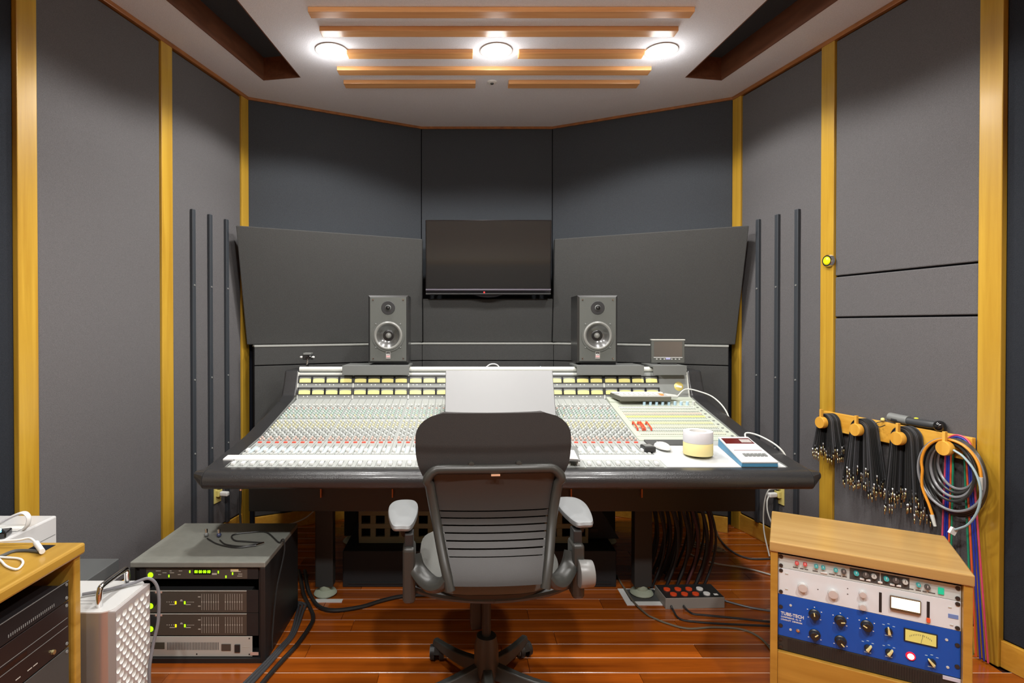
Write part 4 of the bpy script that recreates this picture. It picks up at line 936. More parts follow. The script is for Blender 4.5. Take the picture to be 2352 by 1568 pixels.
rect(t, 'button', X(0.158) - 0.011, X(0.158) + 0.008, 0.007, 0.013, WHITE, 0.003, bevel=0.001)
rect(t, 'green_switch', X(0.442), X(0.456), 0.011, 0.031, GRN, 0.004, bevel=0.001)
mb = MB()
for k, (a, b) in enumerate(((0.07, 0.085), (0.09, 0.10), (0.103, 0.113), (0.125, 0.14), (0.17, 0.185), (0.19, 0.203), (0.206, 0.218), (0.375, 0.385), (0.39, 0.403), (0.406, 0.416), (0.42, 0.436))): mb.box(X(a), X(b), -0.0035, -0.003, 0.008, 0.011)
q = mb.build('legend', DKK, t); q['kind'] = 'stuff'
KNS = mat('knob_silver', S(214, 214, 212), 0.3, metal=0.35)
z0, z1 = 0.459, 0.547; t = cu('white_compressor', 'white rack unit with chrome knobs, black slots and a bright lit meter', z0, z1, WHT); screws(t, z1 - z0)
for x, z, r in ((0.098, .498, .0135), (0.181, .497, .0135), (0.259, .515, .0095), (0.259, .475, .0095)):
    k = MB().lathe([(r * 1.08, 0.0), (r * 1.05, 0.003), (r, 0.004), (r * 0.95, 0.015), (0.0, 0.0155)], (X(x), -0.003, z - z0), (0, -1, 0), 24).build('chrome_knob', KNS, t)
for x in (0.304, 0.420):
    rect(t, 'slider_slot', X(x) - 0.0035, X(x) + 0.0035, 0.008, 0.070, BLK, 0.0012)
rect(t, 'slider_cap', X(0.420) - 0.0045, X(0.420) + 0.0045, 0.008, 0.021, mat('slider_orange', S(226, 92, 50), 0.4), 0.006, bevel=0.001)
mt = rect(t, 'meter_housing', X(0.327), X(0.402), 0.026, 0.069, mat('meter_brown', S(92, 70, 48), 0.4), 0.010, bevel=0.002)
rect(t, 'meter_window', X(0.330), X(0.399), 0.034, 0.067, mat('meter_lit', S(255, 240, 200), 0.4, emit=(1.0, 0.88, 0.60, 1), estr=2.2), 0.001, y=-0.013, par=mt)
for x, z in ((0.052, 0.072), (0.052, 0.020), (0.470, 0.066), (0.474, 0.014)): rect(t, 'slot_mark', X(x) - 0.004, X(x) + 0.004, z - 0.0015, z + 0.0015, LGREY, 0.002)
rect(t, 'blue_badge', X(0.466), X(0.489), 0.034, 0.046, mat('badge_blue', S(110, 136, 190), 0.4), 0.001)
for x, z in ((0.14, 0.040), (0.22, 0.062), (0.22, 0.044)): disc(t, 'dot', X(x), z, 0.0018, 0.0008, DKK, 8)
z0, z1 = 0.318, 0.458; t = cu('blue_compressor', 'blue rack compressor with black knobs and yellow meter, lettered TUBE-TECH', z0, z1, BLUE); screws(t, z1 - z0, zs=(0.034, 0.098))
lettering('TUBE-TECH', 0.0148, 'maker_letters', t, (X(0.036), -0.0035, 0.076), (PI / 2, 0, 0), WHITE, 'LEFT', 0.0005, 0.86)
lettering('COMPRESSOR  CL 1B', 0.0066, 'type_letters', t, (X(0.036), -0.0035, 0.0645), (PI / 2, 0, 0), WHITE, 'LEFT', 0.0002, 0.95)
lettering('LYDKRAFT  DENMARK', 0.0066, 'type_letters', t, (X(0.036), -0.0035, 0.0555), (PI / 2, 0, 0), WHITE, 'LEFT', 0.0002, 0.93)
KBL = mat('knob_black', S(36, 34, 32), 0.35); IVO = mat('pointer_ivory', S(226, 214, 150), 0.5)
for x, z, r, ang in ((0.131, .415, .0165, 8), (0.201, .414, .0165, -75), (0.270, .416, .0165, 62), (0.132, .349, .0165, -45), (0.202, .348, .0165, -135)):
    k = MB().lathe([(r, 0.0), (r, 0.004), (r * 0.84, 0.006), (r * 0.78, 0.019), (r * 0.7, 0.021), (0.0, 0.021)], (X(x), -0.003, z - z0), (0, -1, 0), 24).build('knob', KBL, t)
    MB().box(-0.0016, 0.0016, -0.0008, 0.0, r * 0.05, r * 0.75).xf(MX.Translation((X(x), -0.024, z - z0)) @ MX.Rotation(R(-ang), 4, 'Y')).build('pointer', IVO, k)
    for da in (-130, -60, 0, 60, 130):
        a = R(da); cx_, cz_ = X(x) + math.sin(a) * 0.0225, z - z0 + math.cos(a) * 0.0225
        if r * 2 and (z > .4 or abs(da) > 100): rect(t, 'scale_mark', cx_ - 0.0018, cx_ + 0.0018, cz_ - 0.0012, cz_ + 0.0012, TINYW, 0.0004)
for x, z, ang in ((0.325, .414, 8), (0.273, .346, -30), (0.326, .348, -30), (0.429, .348, 40)):
    k = MB().lathe([(0.0098, 0.0), (0.0098, 0.008), (0.008, 0.012), (0.0, 0.012)], (X(x), -0.003, z - z0), (0, -1, 0), 18).build('knob', KBL, t)
    MB().hexa([(-0.004, -0.006, -0.006), (0.004, -0.006, -0.006), (0.004, 0.006, -0.006), (-0.004, 0.006, -0.006), (-0.0016, -0.008, 0.016), (0.0016, -0.008, 0.016), (0.0016, 0.004, 0.016), (-0.0016, 0.004, 0.016)]).xf(MX.Translation((X(x), -0.016, z - z0)) @ MX.Rotation(R(-ang), 4, 'Y')).build('pointer', IVO, k, 0.001)
    for da in (-40, 0, 40): rect(t, 'scale_mark', X(x) + 0.02 * math.sin(R(da)) - 0.003, X(x) + 0.02 * math.sin(R(da)) + 0.003, z - z0 + 0.021 * math.cos(R(da)) - 0.001, z - z0 + 0.021 * math.cos(R(da)) + 0.001, PBLUE, 0.0004)
    rect(t, 'legend', X(x) - 0.009, X(x) + 0.009, z - z0 - 0.017, z - z0 - 0.0145, PBLUE, 0.0004)
tg = disc(t, 'toggle_nut', X(0.085), 0.030, 0.006, 0.003, CHROME, 8); MB().cyl((X(0.085), -0.006, 0.030), (X(0.085) + 0.001, -0.019, 0.039), 0.0018, 0.0028, 10).build('toggle_lever', CHROME, tg)
for x, z in ((0.064, .427), (0.064, .345), (0.463, .425), (0.466, .343)): disc(t, 'pan_screw', X(x), z - z0, 0.004, 0.0018, LGREY, 12)
mt = rect(t, 'meter_housing', X(0.362), X(0.442), 0.077, 0.117, BLK, 0.004, bevel=0.001)
rect(t, 'meter_window', X(0.3655), X(0.4385), 0.080, 0.114, mat('meter_yellow', S(196, 188, 110), 0.4, emit=S(220, 206, 100), estr=0.25), 0.0008, y=-0.007, par=mt)
mb = MB()
for k in range(13):
    a = R(-40 + k * 80 / 12); c = V((X(0.402), -0.008, 0.066)); q = c + V((math.sin(a) * 0.040, 0, math.cos(a) * 0.040)); mb.box(q.x - 0.0005, q.x + 0.0005, -0.0082, -0.0077, q.z - 0.003, q.z + 0.002)
mb.hexa([(X(0.402), -0.0078, 0.081), (X(0.4028), -0.0078, 0.081), (X(0.4028), -0.0085, 0.081), (X(0.402), -0.0085, 0.081), (X(0.408), -0.0078, 0.108), (X(0.4086), -0.0078, 0.108), (X(0.4086), -0.0085, 0.108), (X(0.408), -0.0085, 0.108)]); q = mb.build('meter_scale', DKK, mt); q['kind'] = 'stuff'
MB().lathe([(0.0125, 0.0), (0.012, 0.004), (0.0, 0.0045)], (X(0.379), -0.003, 0.033), (0, -1, 0), 20).build('lamp_bezel', mat('bezel_red', S(206, 30, 50), 0.3, emit=S(230, 20, 40), estr=0.6), t)
MB().ball((X(0.379), -0.0075, 0.033), (0.0085, 0.006, 0.0085)).build('pilot_lamp', mat('pilot_glow', S(255, 220, 220), 0.3, emit=(1, 0.75, 0.75, 1), estr=4.0), t)
z0, z1 = 0.270, 0.317; t = cu('vent_panel', 'black slotted vent panel at the bottom of the wooden cabinet rack', z0, z1, UVNT); screws(t, z1 - z0, zs=(0.01, 0.036))
for k in range(62): rect(t, 'vent_rib', -0.205 + k * 0.00645 - 0.0014, -0.205 + k * 0.00645 + 0.0014, 0.005, 0.042, BLK, 0.0022)
rect(t, 'sticker', 0.195, 0.2365, 0.036, 0.046, mat('sticker_lilac', S(196, 196, 210), 0.6), 0.004)

# ================================================================== wooden desk with rack, near corner
DW = wood('desk_wood', S(150, 112, 36), S(180, 142, 60), 'y', 0.7, 0.35, 0.3)
DX1, DY0, DY1, DZ = -1.166, 0.95, 1.716, 0.70
dk_ = thing('wooden_desk', 'orange wooden rack desk with a white case standing behind it', 'desk', (-1.53, 1.33, 0))
def dp_(x0, x1, y0, y1, z0, z1, name, m=DW, bv=0.004): return MB().box(x0, x1, y0, y1, z0, z1).build(name, m, dk_, bv, world=True)
dp_(-1.90, DX1, DY0, DY1, DZ - 0.034, DZ, 'top', bv=0.007)
dp_(-1.88, DX1 - 0.012, DY1 - 0.034, DY1 - 0.006, 0.0, DZ - 0.034, 'side_panel'); dp_(-1.88, DX1 - 0.012, DY0 + 0.006, DY0 + 0.034, 0.0, DZ - 0.034, 'side_panel')
dp_(-1.88, -1.86, DY0 + 0.034, DY1 - 0.034, 0.0, DZ - 0.034, 'back_panel')
hp = PZ(95, 1257, DZ); dp_(hp.x - 0.03, hp.x + 0.03, hp.y - 0.022, hp.y + 0.018, DZ - 0.0005, DZ + 0.0008, 'cable_hole', DARKV, 0)
UD = mat('desk_unit_black', S(26, 24, 25), 0.4); UG = mat('desk_unit_grey', S(62, 62, 60), 0.5); UBR = mat('desk_unit_brown', S(34, 26, 25), 0.35)
def desk_unit(z0, z1, m, name, label, detail):
    t = thing(name, label, 'audio unit', (DX1 - 0.022, 1.425, z0), R(90), None)     # local -y faces +x
    MB().box(-0.241, 0.241, -0.003, 0.0, 0.0, z1 - z0).build('front_plate', m, t, 0.001)
    MB().box(-0.21, 0.21, 0.0, 0.33, 0.003, z1 - z0 - 0.003).build('chassis', UD, t)
    for s_ in (-1, 1):
        for z in (0.010, z1 - z0 - 0.010): disc(t, 'rack_screw', s_ * 0.232, z, 0.005, 0.002, GREYM, 10)
    detail(t, z1 - z0); return t
def d1(t, h):
    for k in range(24): rect(t, 'vent_slit', 0.02 + k * 0.007 - 0.0015, 0.02 + k * 0.007 + 0.0015, 0.010, 0.018, GREYM, 0.0006)
    rect(t, 'edge_line', -0.241, 0.241, h - 0.003, h - 0.001, GREYM, 0.001)
def d2(t, h):
    for z in (0.06, 0.085): rect(t, 'seam', -0.236, 0.236, z, z + 0.0015, GREYM, 0.0006)
    disc(t, 'gold_knob', 0.175, 0.018, 0.007, 0.006, BRASS, 14)
    for x in (0.05, 0.09, 0.11): rect(t, 'legend', x - 0.008, x + 0.008, 0.020, 0.0225, OFFW, 0.0005)
    rect(t, 'display_slot', -0.12, 0.08, 0.068, 0.080, BLKG, 0.001)
desk_unit(0.545, 0.605, UD, 'black_rack_unit', 'black vented unit, uppermost in the wooden desk', d1)
desk_unit(0.408, 0.542, UBR, 'dark_rack_unit', 'dark brown-black unit with a gold knob in the wooden desk', d2)
desk_unit(0.225, 0.404, UG, 'blank_rack_panel', 'plain dark grey panel low in the wooden desk', lambda t, h: None)
desk_unit(0.06, 0.222, UD, 'black_rack_unit', 'black unit at the bottom of the wooden desk', d2)
# white box, strap, gadget
t = thing('white_case', 'white metal case standing behind the wooden desk', 'computer', (-1.68, 1.9, 0))
MB().box(-1.79, -1.499, 1.745, 2.05, 0.0, 0.668).build('case', mat('case_white', S(206, 206, 206), 0.35, metal=0.2), t, 0.006, world=True)
MB().box(-1.499, -1.4984, 1.76, 2.04, 0.60, 0.602).build('seam', GREYM, t, world=True)
bz = 0.669
t = thing('white_arch', 'white curved plastic arch on the white case over a purple glow', 'stand', (-1.56, 1.88, bz), 0)
ap_ = [PY(-40, 1222, 1.90), PY(-10, 1208, 1.90), PY(20, 1190, 1.90), PY(45, 1179, 1.90), PY(58, 1178, 1.90), PY(66, 1188, 1.90), PY(64, 1204, 1.90), PY(56, 1212, 1.90)]
ap_[-1].z = bz + 0.004
MB().tube(spline(ap_, 6), 0.010, 10, flat=0.5).build('band', WHITE, t, world=True)
MB().box(-1.66, -1.515, 1.885, 1.935, bz, bz + 0.003).build('foot', WHITE, t, 0.001, world=True)
t = thing('usb_gadget', 'small black gadget with a purple light on the white case', 'gadget', (-1.548, 1.835, bz), R(18))
MB().box(-0.045, 0.04, -0.025, 0.025, 0.0, 0.020).build('case', BLKG, t, 0.004)
MB().box(-0.042, 0.005, -0.018, 0.02, 0.020, 0.022).build('glowing_lid', mat('purple_glow', S(70, 40, 200), 0.3, emit=S(80, 30, 255), estr=1.2), t)
MB().ball((0.014, 0.0, 0.023), (0.005, 0.005, 0.004)).build('light_dot', mat('dot_glow', S(150, 220, 255), 0.3, emit=S(140, 220, 255), estr=4), t)
def dkp(px, py, h=0.004): return PZ(px, py, DZ + h)
def plug(a, b, r, name='plug', m=None): return MB().cyl(a, b, r, r * 0.9, 12)
t = thing('white_lead', 'white charging lead with its plug lying at the desk cable hole', 'cable', dkp(60, 1250, 0))
MB().tube(spline([dkp(-60, 1250, 0.01), dkp(0, 1243, 0.016), dkp(40, 1240, 0.02), dkp(68, 1236, 0.024), dkp(84, 1248, 0.016)], 6), 0.0035, 8).build('cord', WHITE, t, world=True)
MB().cyl(dkp(83, 1247, 0.016), dkp(97, 1266, 0.012), 0.008, 0.0075, 14).build('plug', WHITE, t, world=True)
cable('white_lead', 'white thin lead looping near the front edge of the wooden desk', [dkp(-40, 1270), dkp(-5, 1282), dkp(15, 1300), dkp(38, 1307), dkp(50, 1298), dkp(52, 1288), dkp(40, 1282), dkp(0, 1279), dkp(-50, 1276)], 0.0032, WHITE)
cable('grey_lead', 'dark grey leads running across the desk into the cable hole', [dkp(-40, 1290), dkp(0, 1278), dkp(30, 1266), dkp(60, 1264), dkp(90, 1266, 0.006)], 0.005, DGREY)
# low grey box behind
t = thing('low_cabinet', 'low dark grey box between the wooden desk and the side wall', 'box', (-1.60, 2.15, 0))
MB().box(-1.72, -1.487, 2.06, 2.40, 0.31, 0.361).build('lid', mat('lid_grey', S(86, 88, 88), 0.55), t, 0.003, world=True)
MB().box(-1.70, -1.51, 2.08, 2.38, 0.0, 0.31).build('body', DARKV, t, 0.003, world=True)

# ================================================================== perforated silver computer tower
ALU = mat('tower_aluminium', S(188, 184, 182), 0.32, metal=0.75); ALUT = mat('tower_top', S(214, 214, 212), 0.35, metal=0.3); HOLE = mat('hole_dark', S(40, 42, 38), 0.6)
tw = thing('computer_tower', 'silver computer tower with perforated front and chrome handles', 'computer', (-1.303, 1.862, 0))
tx0, tx1, ty0, ty1 = -0.185, 0.185, -0.109, 0.109
def rrect(x0, x1, y0, y1, r, n=6):
    o = []
    for cx_, cy_, a0 in ((x1 - r, y1 - r, 0), (x0 + r, y1 - r, 90), (x0 + r, y0 + r, 180), (x1 - r, y0 + r, 270)):
        for k in range(n + 1): a = R(a0 + 90 * k / n); o.append((cx_ + r * math.cos(a), cy_ + r * math.sin(a)))
    return o
MB().prism(rrect(tx0, tx1 - 0.002, ty0, ty1, 0.035), 'z', 0.035, 0.458, sm=True).build('housing', ALU, tw)
MB().prism(rrect(tx0, tx1, ty0, ty1, 0.035), 'z', 0.458, 0.462, sm=True).build('top', ALUT, tw)
for d_ in (-0.035, -0.055): MB().box(tx0 + 0.09, tx1 - 0.09, d_ - 0.001, d_ + 0.001, 0.462, 0.4624).build('top_groove', GREYM, tw)
for sx in (tx0 + 0.05, tx1 - 0.055):
    ar = [(sx, -0.075, 0.462), (sx, -0.075, 0.50), (sx, -0.070, 0.515), (sx, -0.055, 0.522), (sx, 0.055, 0.522), (sx, 0.070, 0.515), (sx, 0.075, 0.50), (sx, 0.075, 0.462)]
    MB().tube(spline(ar, 4), 0.0095, 12).build('handle', CHROME, tw)
    for sy in (-0.075, 0.075): MB().cyl((sx, sy, 0.0), (sx, sy, 0.036), 0.0095, n=12).build('foot', CHROME, tw)
ALUF = mat('face_aluminium', S(186, 180, 178), 0.4, metal=0.3); CUP = mat('cup_bright', S(236, 236, 232), 0.35, metal=0.1)
cups = []
for c in range(11):
    y = -0.083 + c * 0.0166; z = 0.432 - (0.021 if c % 2 else 0.0)
    while z > 0.06: cups.append((y, z)); z -= 0.042
def face_mesh():
    bm = bmesh.new()
    def loop(ps):
        q = [bm.verts.new((tx1 + 0.012, y, z)) for y, z in ps]; return [bm.edges.new((q[i], q[(i + 1) % len(q)])) for i in range(len(q))]
    es = loop([(ty0 + 0.012, 0.040), (ty1 - 0.012, 0.040), (ty1 - 0.012, 0.455), (ty0 + 0.012, 0.455)])
    for y, z in cups: es += loop([(y + 0.0118 * math.cos(2 * PI * k / 14), z + 0.0118 * math.sin(2 * PI * k / 14)) for k in range(14)])
    bmesh.ops.triangle_fill(bm, use_beauty=True, use_dissolve=False, edges=es)
    bmesh.ops.recalc_face_normals(bm, faces=bm.faces)
    me = bpy.data.meshes.new('perforated_face'); bm.to_mesh(me); bm.free(); me.materials.append(ALUF); return me
face = mesh_obj(face_mesh(), 'perforated_face', tw)
rim_m = MB().lathe([(0.0118, 0.012), (0.0116, 0.007), (0.0108, 0.0025), (0.0096, 0.0008)], (0, 0, 0), (1, 0, 0), 14, 0, caps=False).lathe([(0.0096, 0.0008), (0.003, 0.0002), (0.0, 0.0)], (0, 0, 0), (1, 0, 0), 14, 1, caps=False).mesh('vent_cup', [CUP, HOLE])
for y, z in cups: mesh_obj(rim_m, 'vent_cup', face, (tx1, y, z))
for y in (ty0 + 0.012, ty1 - 0.012): MB().box(tx1 - 0.012, tx1 + 0.012, y - 0.001, y + 0.001, 0.040, 0.455).build('face_edge', ALUF, tw)
MB().box(tx1 - 0.012, tx1 + 0.012, ty0 + 0.012, ty1 - 0.012, 0.455, 0.458).build('face_edge', ALUF, tw)
cable('grey_cable', 'grey cable draped over the silver tower and down beside its vents', [V((-1.27, 1.85, 0.472)), V((-1.21, 1.88, 0.472)), V((-1.15, 1.93, 0.472)), V((-1.105, 1.955, 0.477)), V((-1.080, 1.965, 0.43)), V((-1.075, 1.955, 0.33)), V((-1.085, 1.94, 0.25)), V((-1.088, 1.92, 0.16)), V((-1.08, 1.93, 0.02)), V((-1.06, 2.0, 0.006))], 0.0055, mat('cable_grey', S(112, 112, 116), 0.4))

# ================================================================== side-wall battens with bolts
def batten(W, y, label):
    u = W.u_at_y(y); p = W.at(u, 0.112, 0.003)
    t = thing('wall_batten', label, 'batten', p, 0, 'black battens screwed to the side walls')
    W.box(MB(), u - 0.014, u + 0.014, 0.112, 2.04, 0.0035, 0.022).build('rail', BATT, t, 0.003, world=True)
    for z in (0.62, 1.05, 1.60): 
        q = W.at(u, z, 0.022); MB().lathe([(0.006, 0), (0.005, 0.003), (0.0, 0.0035)], q, W.n, 10).build('screw', GREYM, t, world=True)
for nm, lbs in (('wall_right', ('tall black wall batten nearest the console corner on the cable-rack wall', 'tall black wall batten, middle of three on the cable-rack wall', 'tall black wall batten nearest the cable rack')),
                ('wall_left', ('tall black wall batten nearest the console corner beside the equipment rack', 'tall black wall batten, middle of three beside the equipment rack', 'tall black wall batten farthest from the console corner, beside the equipment rack'))):
    for y, lb in zip((3.552, 3.392, 3.240), lbs): batten(WALLS[nm], y, lb)

# ---- round yellow indicator on the post
W = WALLS['wall_right']; um = W.u_at_y(3.02); q = W.at(um, 1.716, 0.014)
t = thing('indicator_lamp', 'round yellow lamp in a chrome ring on the wooden post', 'lamp', q)
MB().lathe([(0.034, 0.0), (0.034, 0.010), (0.030, 0.018), (0.025, 0.018)], q, W.n, 24).build('ring', CHROME, t, world=True)
MB().lathe([(0.0255, 0.010), (0.022, 0.020), (0.012, 0.027), (0.0, 0.029)], q, W.n, 24).build('lens', mat('lens_yellow', S(226, 222, 20), 0.25, emit=S(226, 222, 10), estr=0.35), t, world=True)

# ---- sensor in the ceiling
t = thing('ceiling_sensor', 'small white round sensor between the wooden ceiling slats', 'sensor', (0.183, 3.557, HC))
MB().lathe([(0.03, 0.0), (0.029, -0.006), (0.018, -0.010), (0.0, -0.010)], (0, 0, 0), (0, 0, 1), 24).build('ring', WHITE, t)
MB().lathe([(0.012, -0.010), (0.010, -0.016), (0.0, -0.017)], (0, 0, 0), (0, 0, 1), 16).build('eye', DGREY, t)

# ================================================================== cable rack on the side wall
W = WALLS['wall_right']; ua = W.u_at_y(3.02); ub = W.u_at_y(2.305)
hb = thing('cable_hanger', 'wooden board with four round pegs for hanging cables', 'cable rack', W.at((ua + ub) / 2, 0.805, 0.016))
PEGW = wood('peg_wood', S(196, 136, 40), S(224, 172, 74), 'z', 1.0, 0.35, 0.3)
W.box(MB(), ua - 0.012, ub, 0.805, 0.903, 0.0155, 0.036).build('board', wood('board_wood', S(196, 136, 40), S(224, 172, 74), 'y', 1.0, 0.35, 0.3), hb, 0.003, world=True)
PEGY = (2.965, 2.760, 2.551, 2.351); PZ_ = 0.854
for y in PEGY:
    u = W.u_at_y(y)
    MB().cyl(W.at(u, PZ_, 0.036), W.at(u, PZ_, 0.10), 0.017, n=16).build('peg_stem', PEGW, hb, world=True)
    MB().lathe([(0.0, 0.0), (0.028, 0.0), (0.031, 0.002), (0.031, 0.024), (0.029, 0.027), (0.0, 0.027)], W.at(u, PZ_, 0.10), W.n, 28).build('peg_disc', PEGW, hb, world=True)
    W.box(MB(), u - 0.006, u + 0.006, PZ_ + 0.028, PZ_ + 0.07, 0.108, 0.122).build('keeper', PEGW, hb, 0.001, world=True)
CORD = mat('cord_black', S(40, 40, 40), 0.35); CORD2 = mat('cord_grey', S(66, 66, 68), 0.35)
rb = random.Random(21)
def bundle(y, drop, n, flare, label):     # cables lie on the peg in layers, each layer outside the last, side by side along the peg
    u0 = W.u_at_y(y); per = 7
    for k in range(n):
        layer, slot = divmod(k, per); rl = 0.0208 + 0.0076 * layer; dep = 0.0428 + 0.0084 * slot; mid = 0.068
        pts = []
        for sg, dd in ((-1, drop * rb.uniform(0.6, 1.0)), (1, drop * rb.uniform(0.6, 1.0))):
            leg = []; ju = rb.uniform(-0.0018, 0.0018)
            for q in range(5):
                h = q / 4 * dd; g_ = h / drop
                leg.append(W.at(u0 + sg * (rl * (1 + flare * g_) + 0.004 * layer * g_ + ju * g_), PZ_ - h, dep + (dep - mid) * 0.4 * g_))
            pts.append(leg)
        arc = [W.at(u0 - rl * math.cos(PI * q / 8), PZ_ + rl * math.sin(PI * q / 8), dep) for q in range(1, 8)]
        line = pts[0][::-1] + arc + pts[1]
        t = thing('patch_cable', label, 'patch cable', W.at(u0, PZ_ - drop, dep), 0, 'patch cables ' + label.split('plugs ')[1])
        MB().tube(spline(line, 3), 0.0036, 5).build('cord', CORD if rb.random() < 0.6 else CORD2, t, world=True)
        for e in (line[0], line[-1]):
            d = V((0, 0, -1)); MB().cyl(e, e + d * 0.018, 0.0042, 0.0042, 7).build('plug_grip', BLK if rb.random() < 0.5 else SILVER, t, world=True)
            MB().cyl(e + d * 0.018, e + d * 0.044, 0.0026, 0.0022, 6).build('plug_tip', BRASS, t, world=True)
bundle(PEGY[0], 0.17, 28, 0.35, 'thin black patch cable with gold plugs on the peg over the middle wooden post')
bundle(PEGY[1], 0.29, 35, 0.45, 'thin black patch cable with gold plugs on the second peg from the middle post')
bundle(PEGY[2], 0.34, 35, 0.3, 'thin black patch cable with gold plugs on the third peg from the middle post')
# coils on the last peg
u4 = W.u_at_y(PEGY[3])
def coil(a_, b_, du, dz, dep, m, r, name, label, a0=90, a1=450, end=None):
    pts = [W.at(u4 + du + a_ * math.cos(R(a)), PZ_ + dz + b_ * math.sin(R(a)), dep) for a in range(a0, a1 + 1, 15)]
    if end: pts += [W.at(u4 + x, PZ_ + z, d) for x, z, d in end]
    t = thing(name, label, 'cable', W.at(u4 + du, PZ_ + dz - b_, dep), 0, 'coiled cables on the peg by the wide wooden post')
    MB().tube(spline(pts, 3), r, 7).build('cord', m, t, world=True); return t
DKC = mat('coil_black', S(52, 52, 50), 0.3); GC = mat('coil_grey', S(122, 122, 124), 0.3); OR = mat('coil_orange', S(214, 140, 40), 0.4); BC = mat('coil_blue', S(36, 50, 150), 0.4); GNC = mat('cable_green', S(30, 130, 96), 0.4); RDC = mat('cable_red', S(206, 84, 44), 0.4); PKC = mat('cable_pink', S(196, 70, 100), 0.4)
specs = []
for q, dep in enumerate((0.0530, 0.0650, 0.0770, 0.0890)):
    a_, b_ = 0.076 + 0.006 * q, 0.098 + 0.008 * q; ao, bo_ = a_ + 0.038, b_ + 0.026 + 0.012 * (3 - q)
    specs += [(a_, b_, 0.0, 0.0230 - b_, dep, DKC if q % 2 else GC), (ao, bo_, 0.0, 0.0352 - bo_, dep, GC if q == 3 else DKC)]
sl = ['small grey cable coil nearest the wall on the peg by the wide post', 'largest black cable coil, nearest the wall and hanging lowest on the last peg', 'small black cable coil, second from the wall on the last peg', 'large black cable coil, second from the wall on the last peg', 'small grey cable coil, third from the wall on the last peg', 'large black cable coil, third from the wall on the last peg', 'small black cable coil nearest the peg disc on the last peg', 'large grey cable coil nearest the peg disc on the last peg']
for (a_, b_, du, dz, dep, m), lb in zip(specs, sl):
    t = coil(a_, b_, du, dz, dep, m, 0.0058, 'coiled_cable', lb)
t = coil(0.118, 0.125, 0.01, -0.0882, 0.1008, OR, 0.0055, 'orange_cable', 'orange cable arched over the peg with its grey end plugs hanging', 0, 195, [(-0.105, -0.19, 0.1008), (-0.075, -0.26, 0.1008), (-0.06, -0.30, 0.1008)])
MB().cyl(W.at(u4 - 0.06, PZ_ - 0.30, 0.1038), W.at(u4 - 0.046, PZ_ - 0.345, 0.1038), 0.008, 0.006).build('end_plug', LGREY, t, world=True)
MB().cyl(W.at(u4 + 0.128, PZ_ - 0.088, 0.1038), W.at(u4 + 0.13, PZ_ - 0.138, 0.1038), 0.008, 0.006).build('end_plug', LGREY, t, world=True)
t = thing('pale_cable', 'pale blue-grey cable hanging in a long loop from the last peg', 'cable', W.at(u4 + 0.05, PZ_ - 0.33, 0.116), 0, 'coiled cables on the peg by the wide wooden post')
MB().tube(spline([W.at(u4 + x, PZ_ + z, 0.116) for x, z in ((0.0358, 0.0), (0.075, -0.02), (0.118, -0.07), (0.138, -0.14), (0.128, -0.22), (0.095, -0.285), (0.06, -0.315), (0.045, -0.325))], 4), 0.0045, 7).build('cord', mat('coil_pale', S(150, 170, 174), 0.3), t, world=True)
MB().box(-0.012, 0.012, -0.006, 0.006, -0.014, 0.014).xf(MX.Translation(W.at(u4 + 0.035, PZ_ - 0.335, 0.116)) @ MX.Rotation(R(30), 4, 'Y')).build('end_plug', WHITE, t, world=True)
for k, (m, lb) in enumerate(((GNC, 'green cable hung over the last peg, innermost of the coloured cables'), (RDC, 'orange-red cable hung over the last peg beside the green cable'), (BC, 'blue cable hung over the last peg next to the orange-red cable'), (BC, 'blue cable hung over the last peg, next but one outside the orange-red cable'), (PKC, 'pink cable hung over the last peg, outermost of the coloured cables'))):
    rl = 0.0208 + 0.0076 * k; dep = 0.0428
    arc = [W.at(u4 - rl * math.cos(PI * q / 8), PZ_ + rl * math.sin(PI * q / 8), dep) for q in range(9)]
    lf = [W.at(u4 - rl * (1 + 0.5 * g_), PZ_ - (PZ_ - 0.012) * g_, dep) for g_ in (0.02, 0.05, 0.1, 0.25, 0.5, 0.75, 1.0)]
    rt = [W.at(u4 + rl * (1 + 0.9 * g_) + 0.02 * g_, PZ_ - (PZ_ - 0.012) * g_, dep) for g_ in (0.02, 0.05, 0.1, 0.25, 0.5, 0.75, 1.0)]
    cable('hanging_cable', lb, lf[::-1] + arc + rt, 0.0036, m, 'coloured cables hanging from the last peg', n=3)
# handset lying on the board
t = thing('handset', 'black handset with a yellow button resting on top of the peg board', 'handset', W.at(W.u_at_y(2.555), 0.904, 0.026))
ux0, ux1 = W.u_at_y(2.665), W.u_at_y(2.44)
n_ = 10; pts = [W.at(ux0 + (ux1 - ux0) * i / n_, 0.9285 - 0.003 * math.sin(PI * i / n_), 0.026) for i in range(n_ + 1)]
MB().tube(pts, [0.018, 0.021, 0.021, 0.020, 0.019, 0.018, 0.018, 0.018, 0.018, 0.017, 0.014], 14).build('body', mat('handset_grey', S(58, 60, 62), 0.35), t, world=True)
MB().tube([p + V((0, 0, 0.002)) for p in pts[:5]], 0.0212, 14).build('ribbed_grip', GREYM, t, world=True)
MB().ball(W.at(ux1, 0.9275, 0.026), (0.024, 0.024, 0.024)).build('ball_end', BLKG, t, world=True)
q = W.at(ux0 + (ux1 - ux0) * 0.55, 0.944, 0.026); MB().ball(q, (0.009, 0.009, 0.004)).build('button', mat('button_yellow', S(222, 220, 60), 0.4), t, world=True)
MB().ball(W.at(ux0 - 0.025, 0.914, 0.04), 0.009).build('cord_bead', mat('bead_cream', S(232, 214, 130), 0.4), t, world=True)
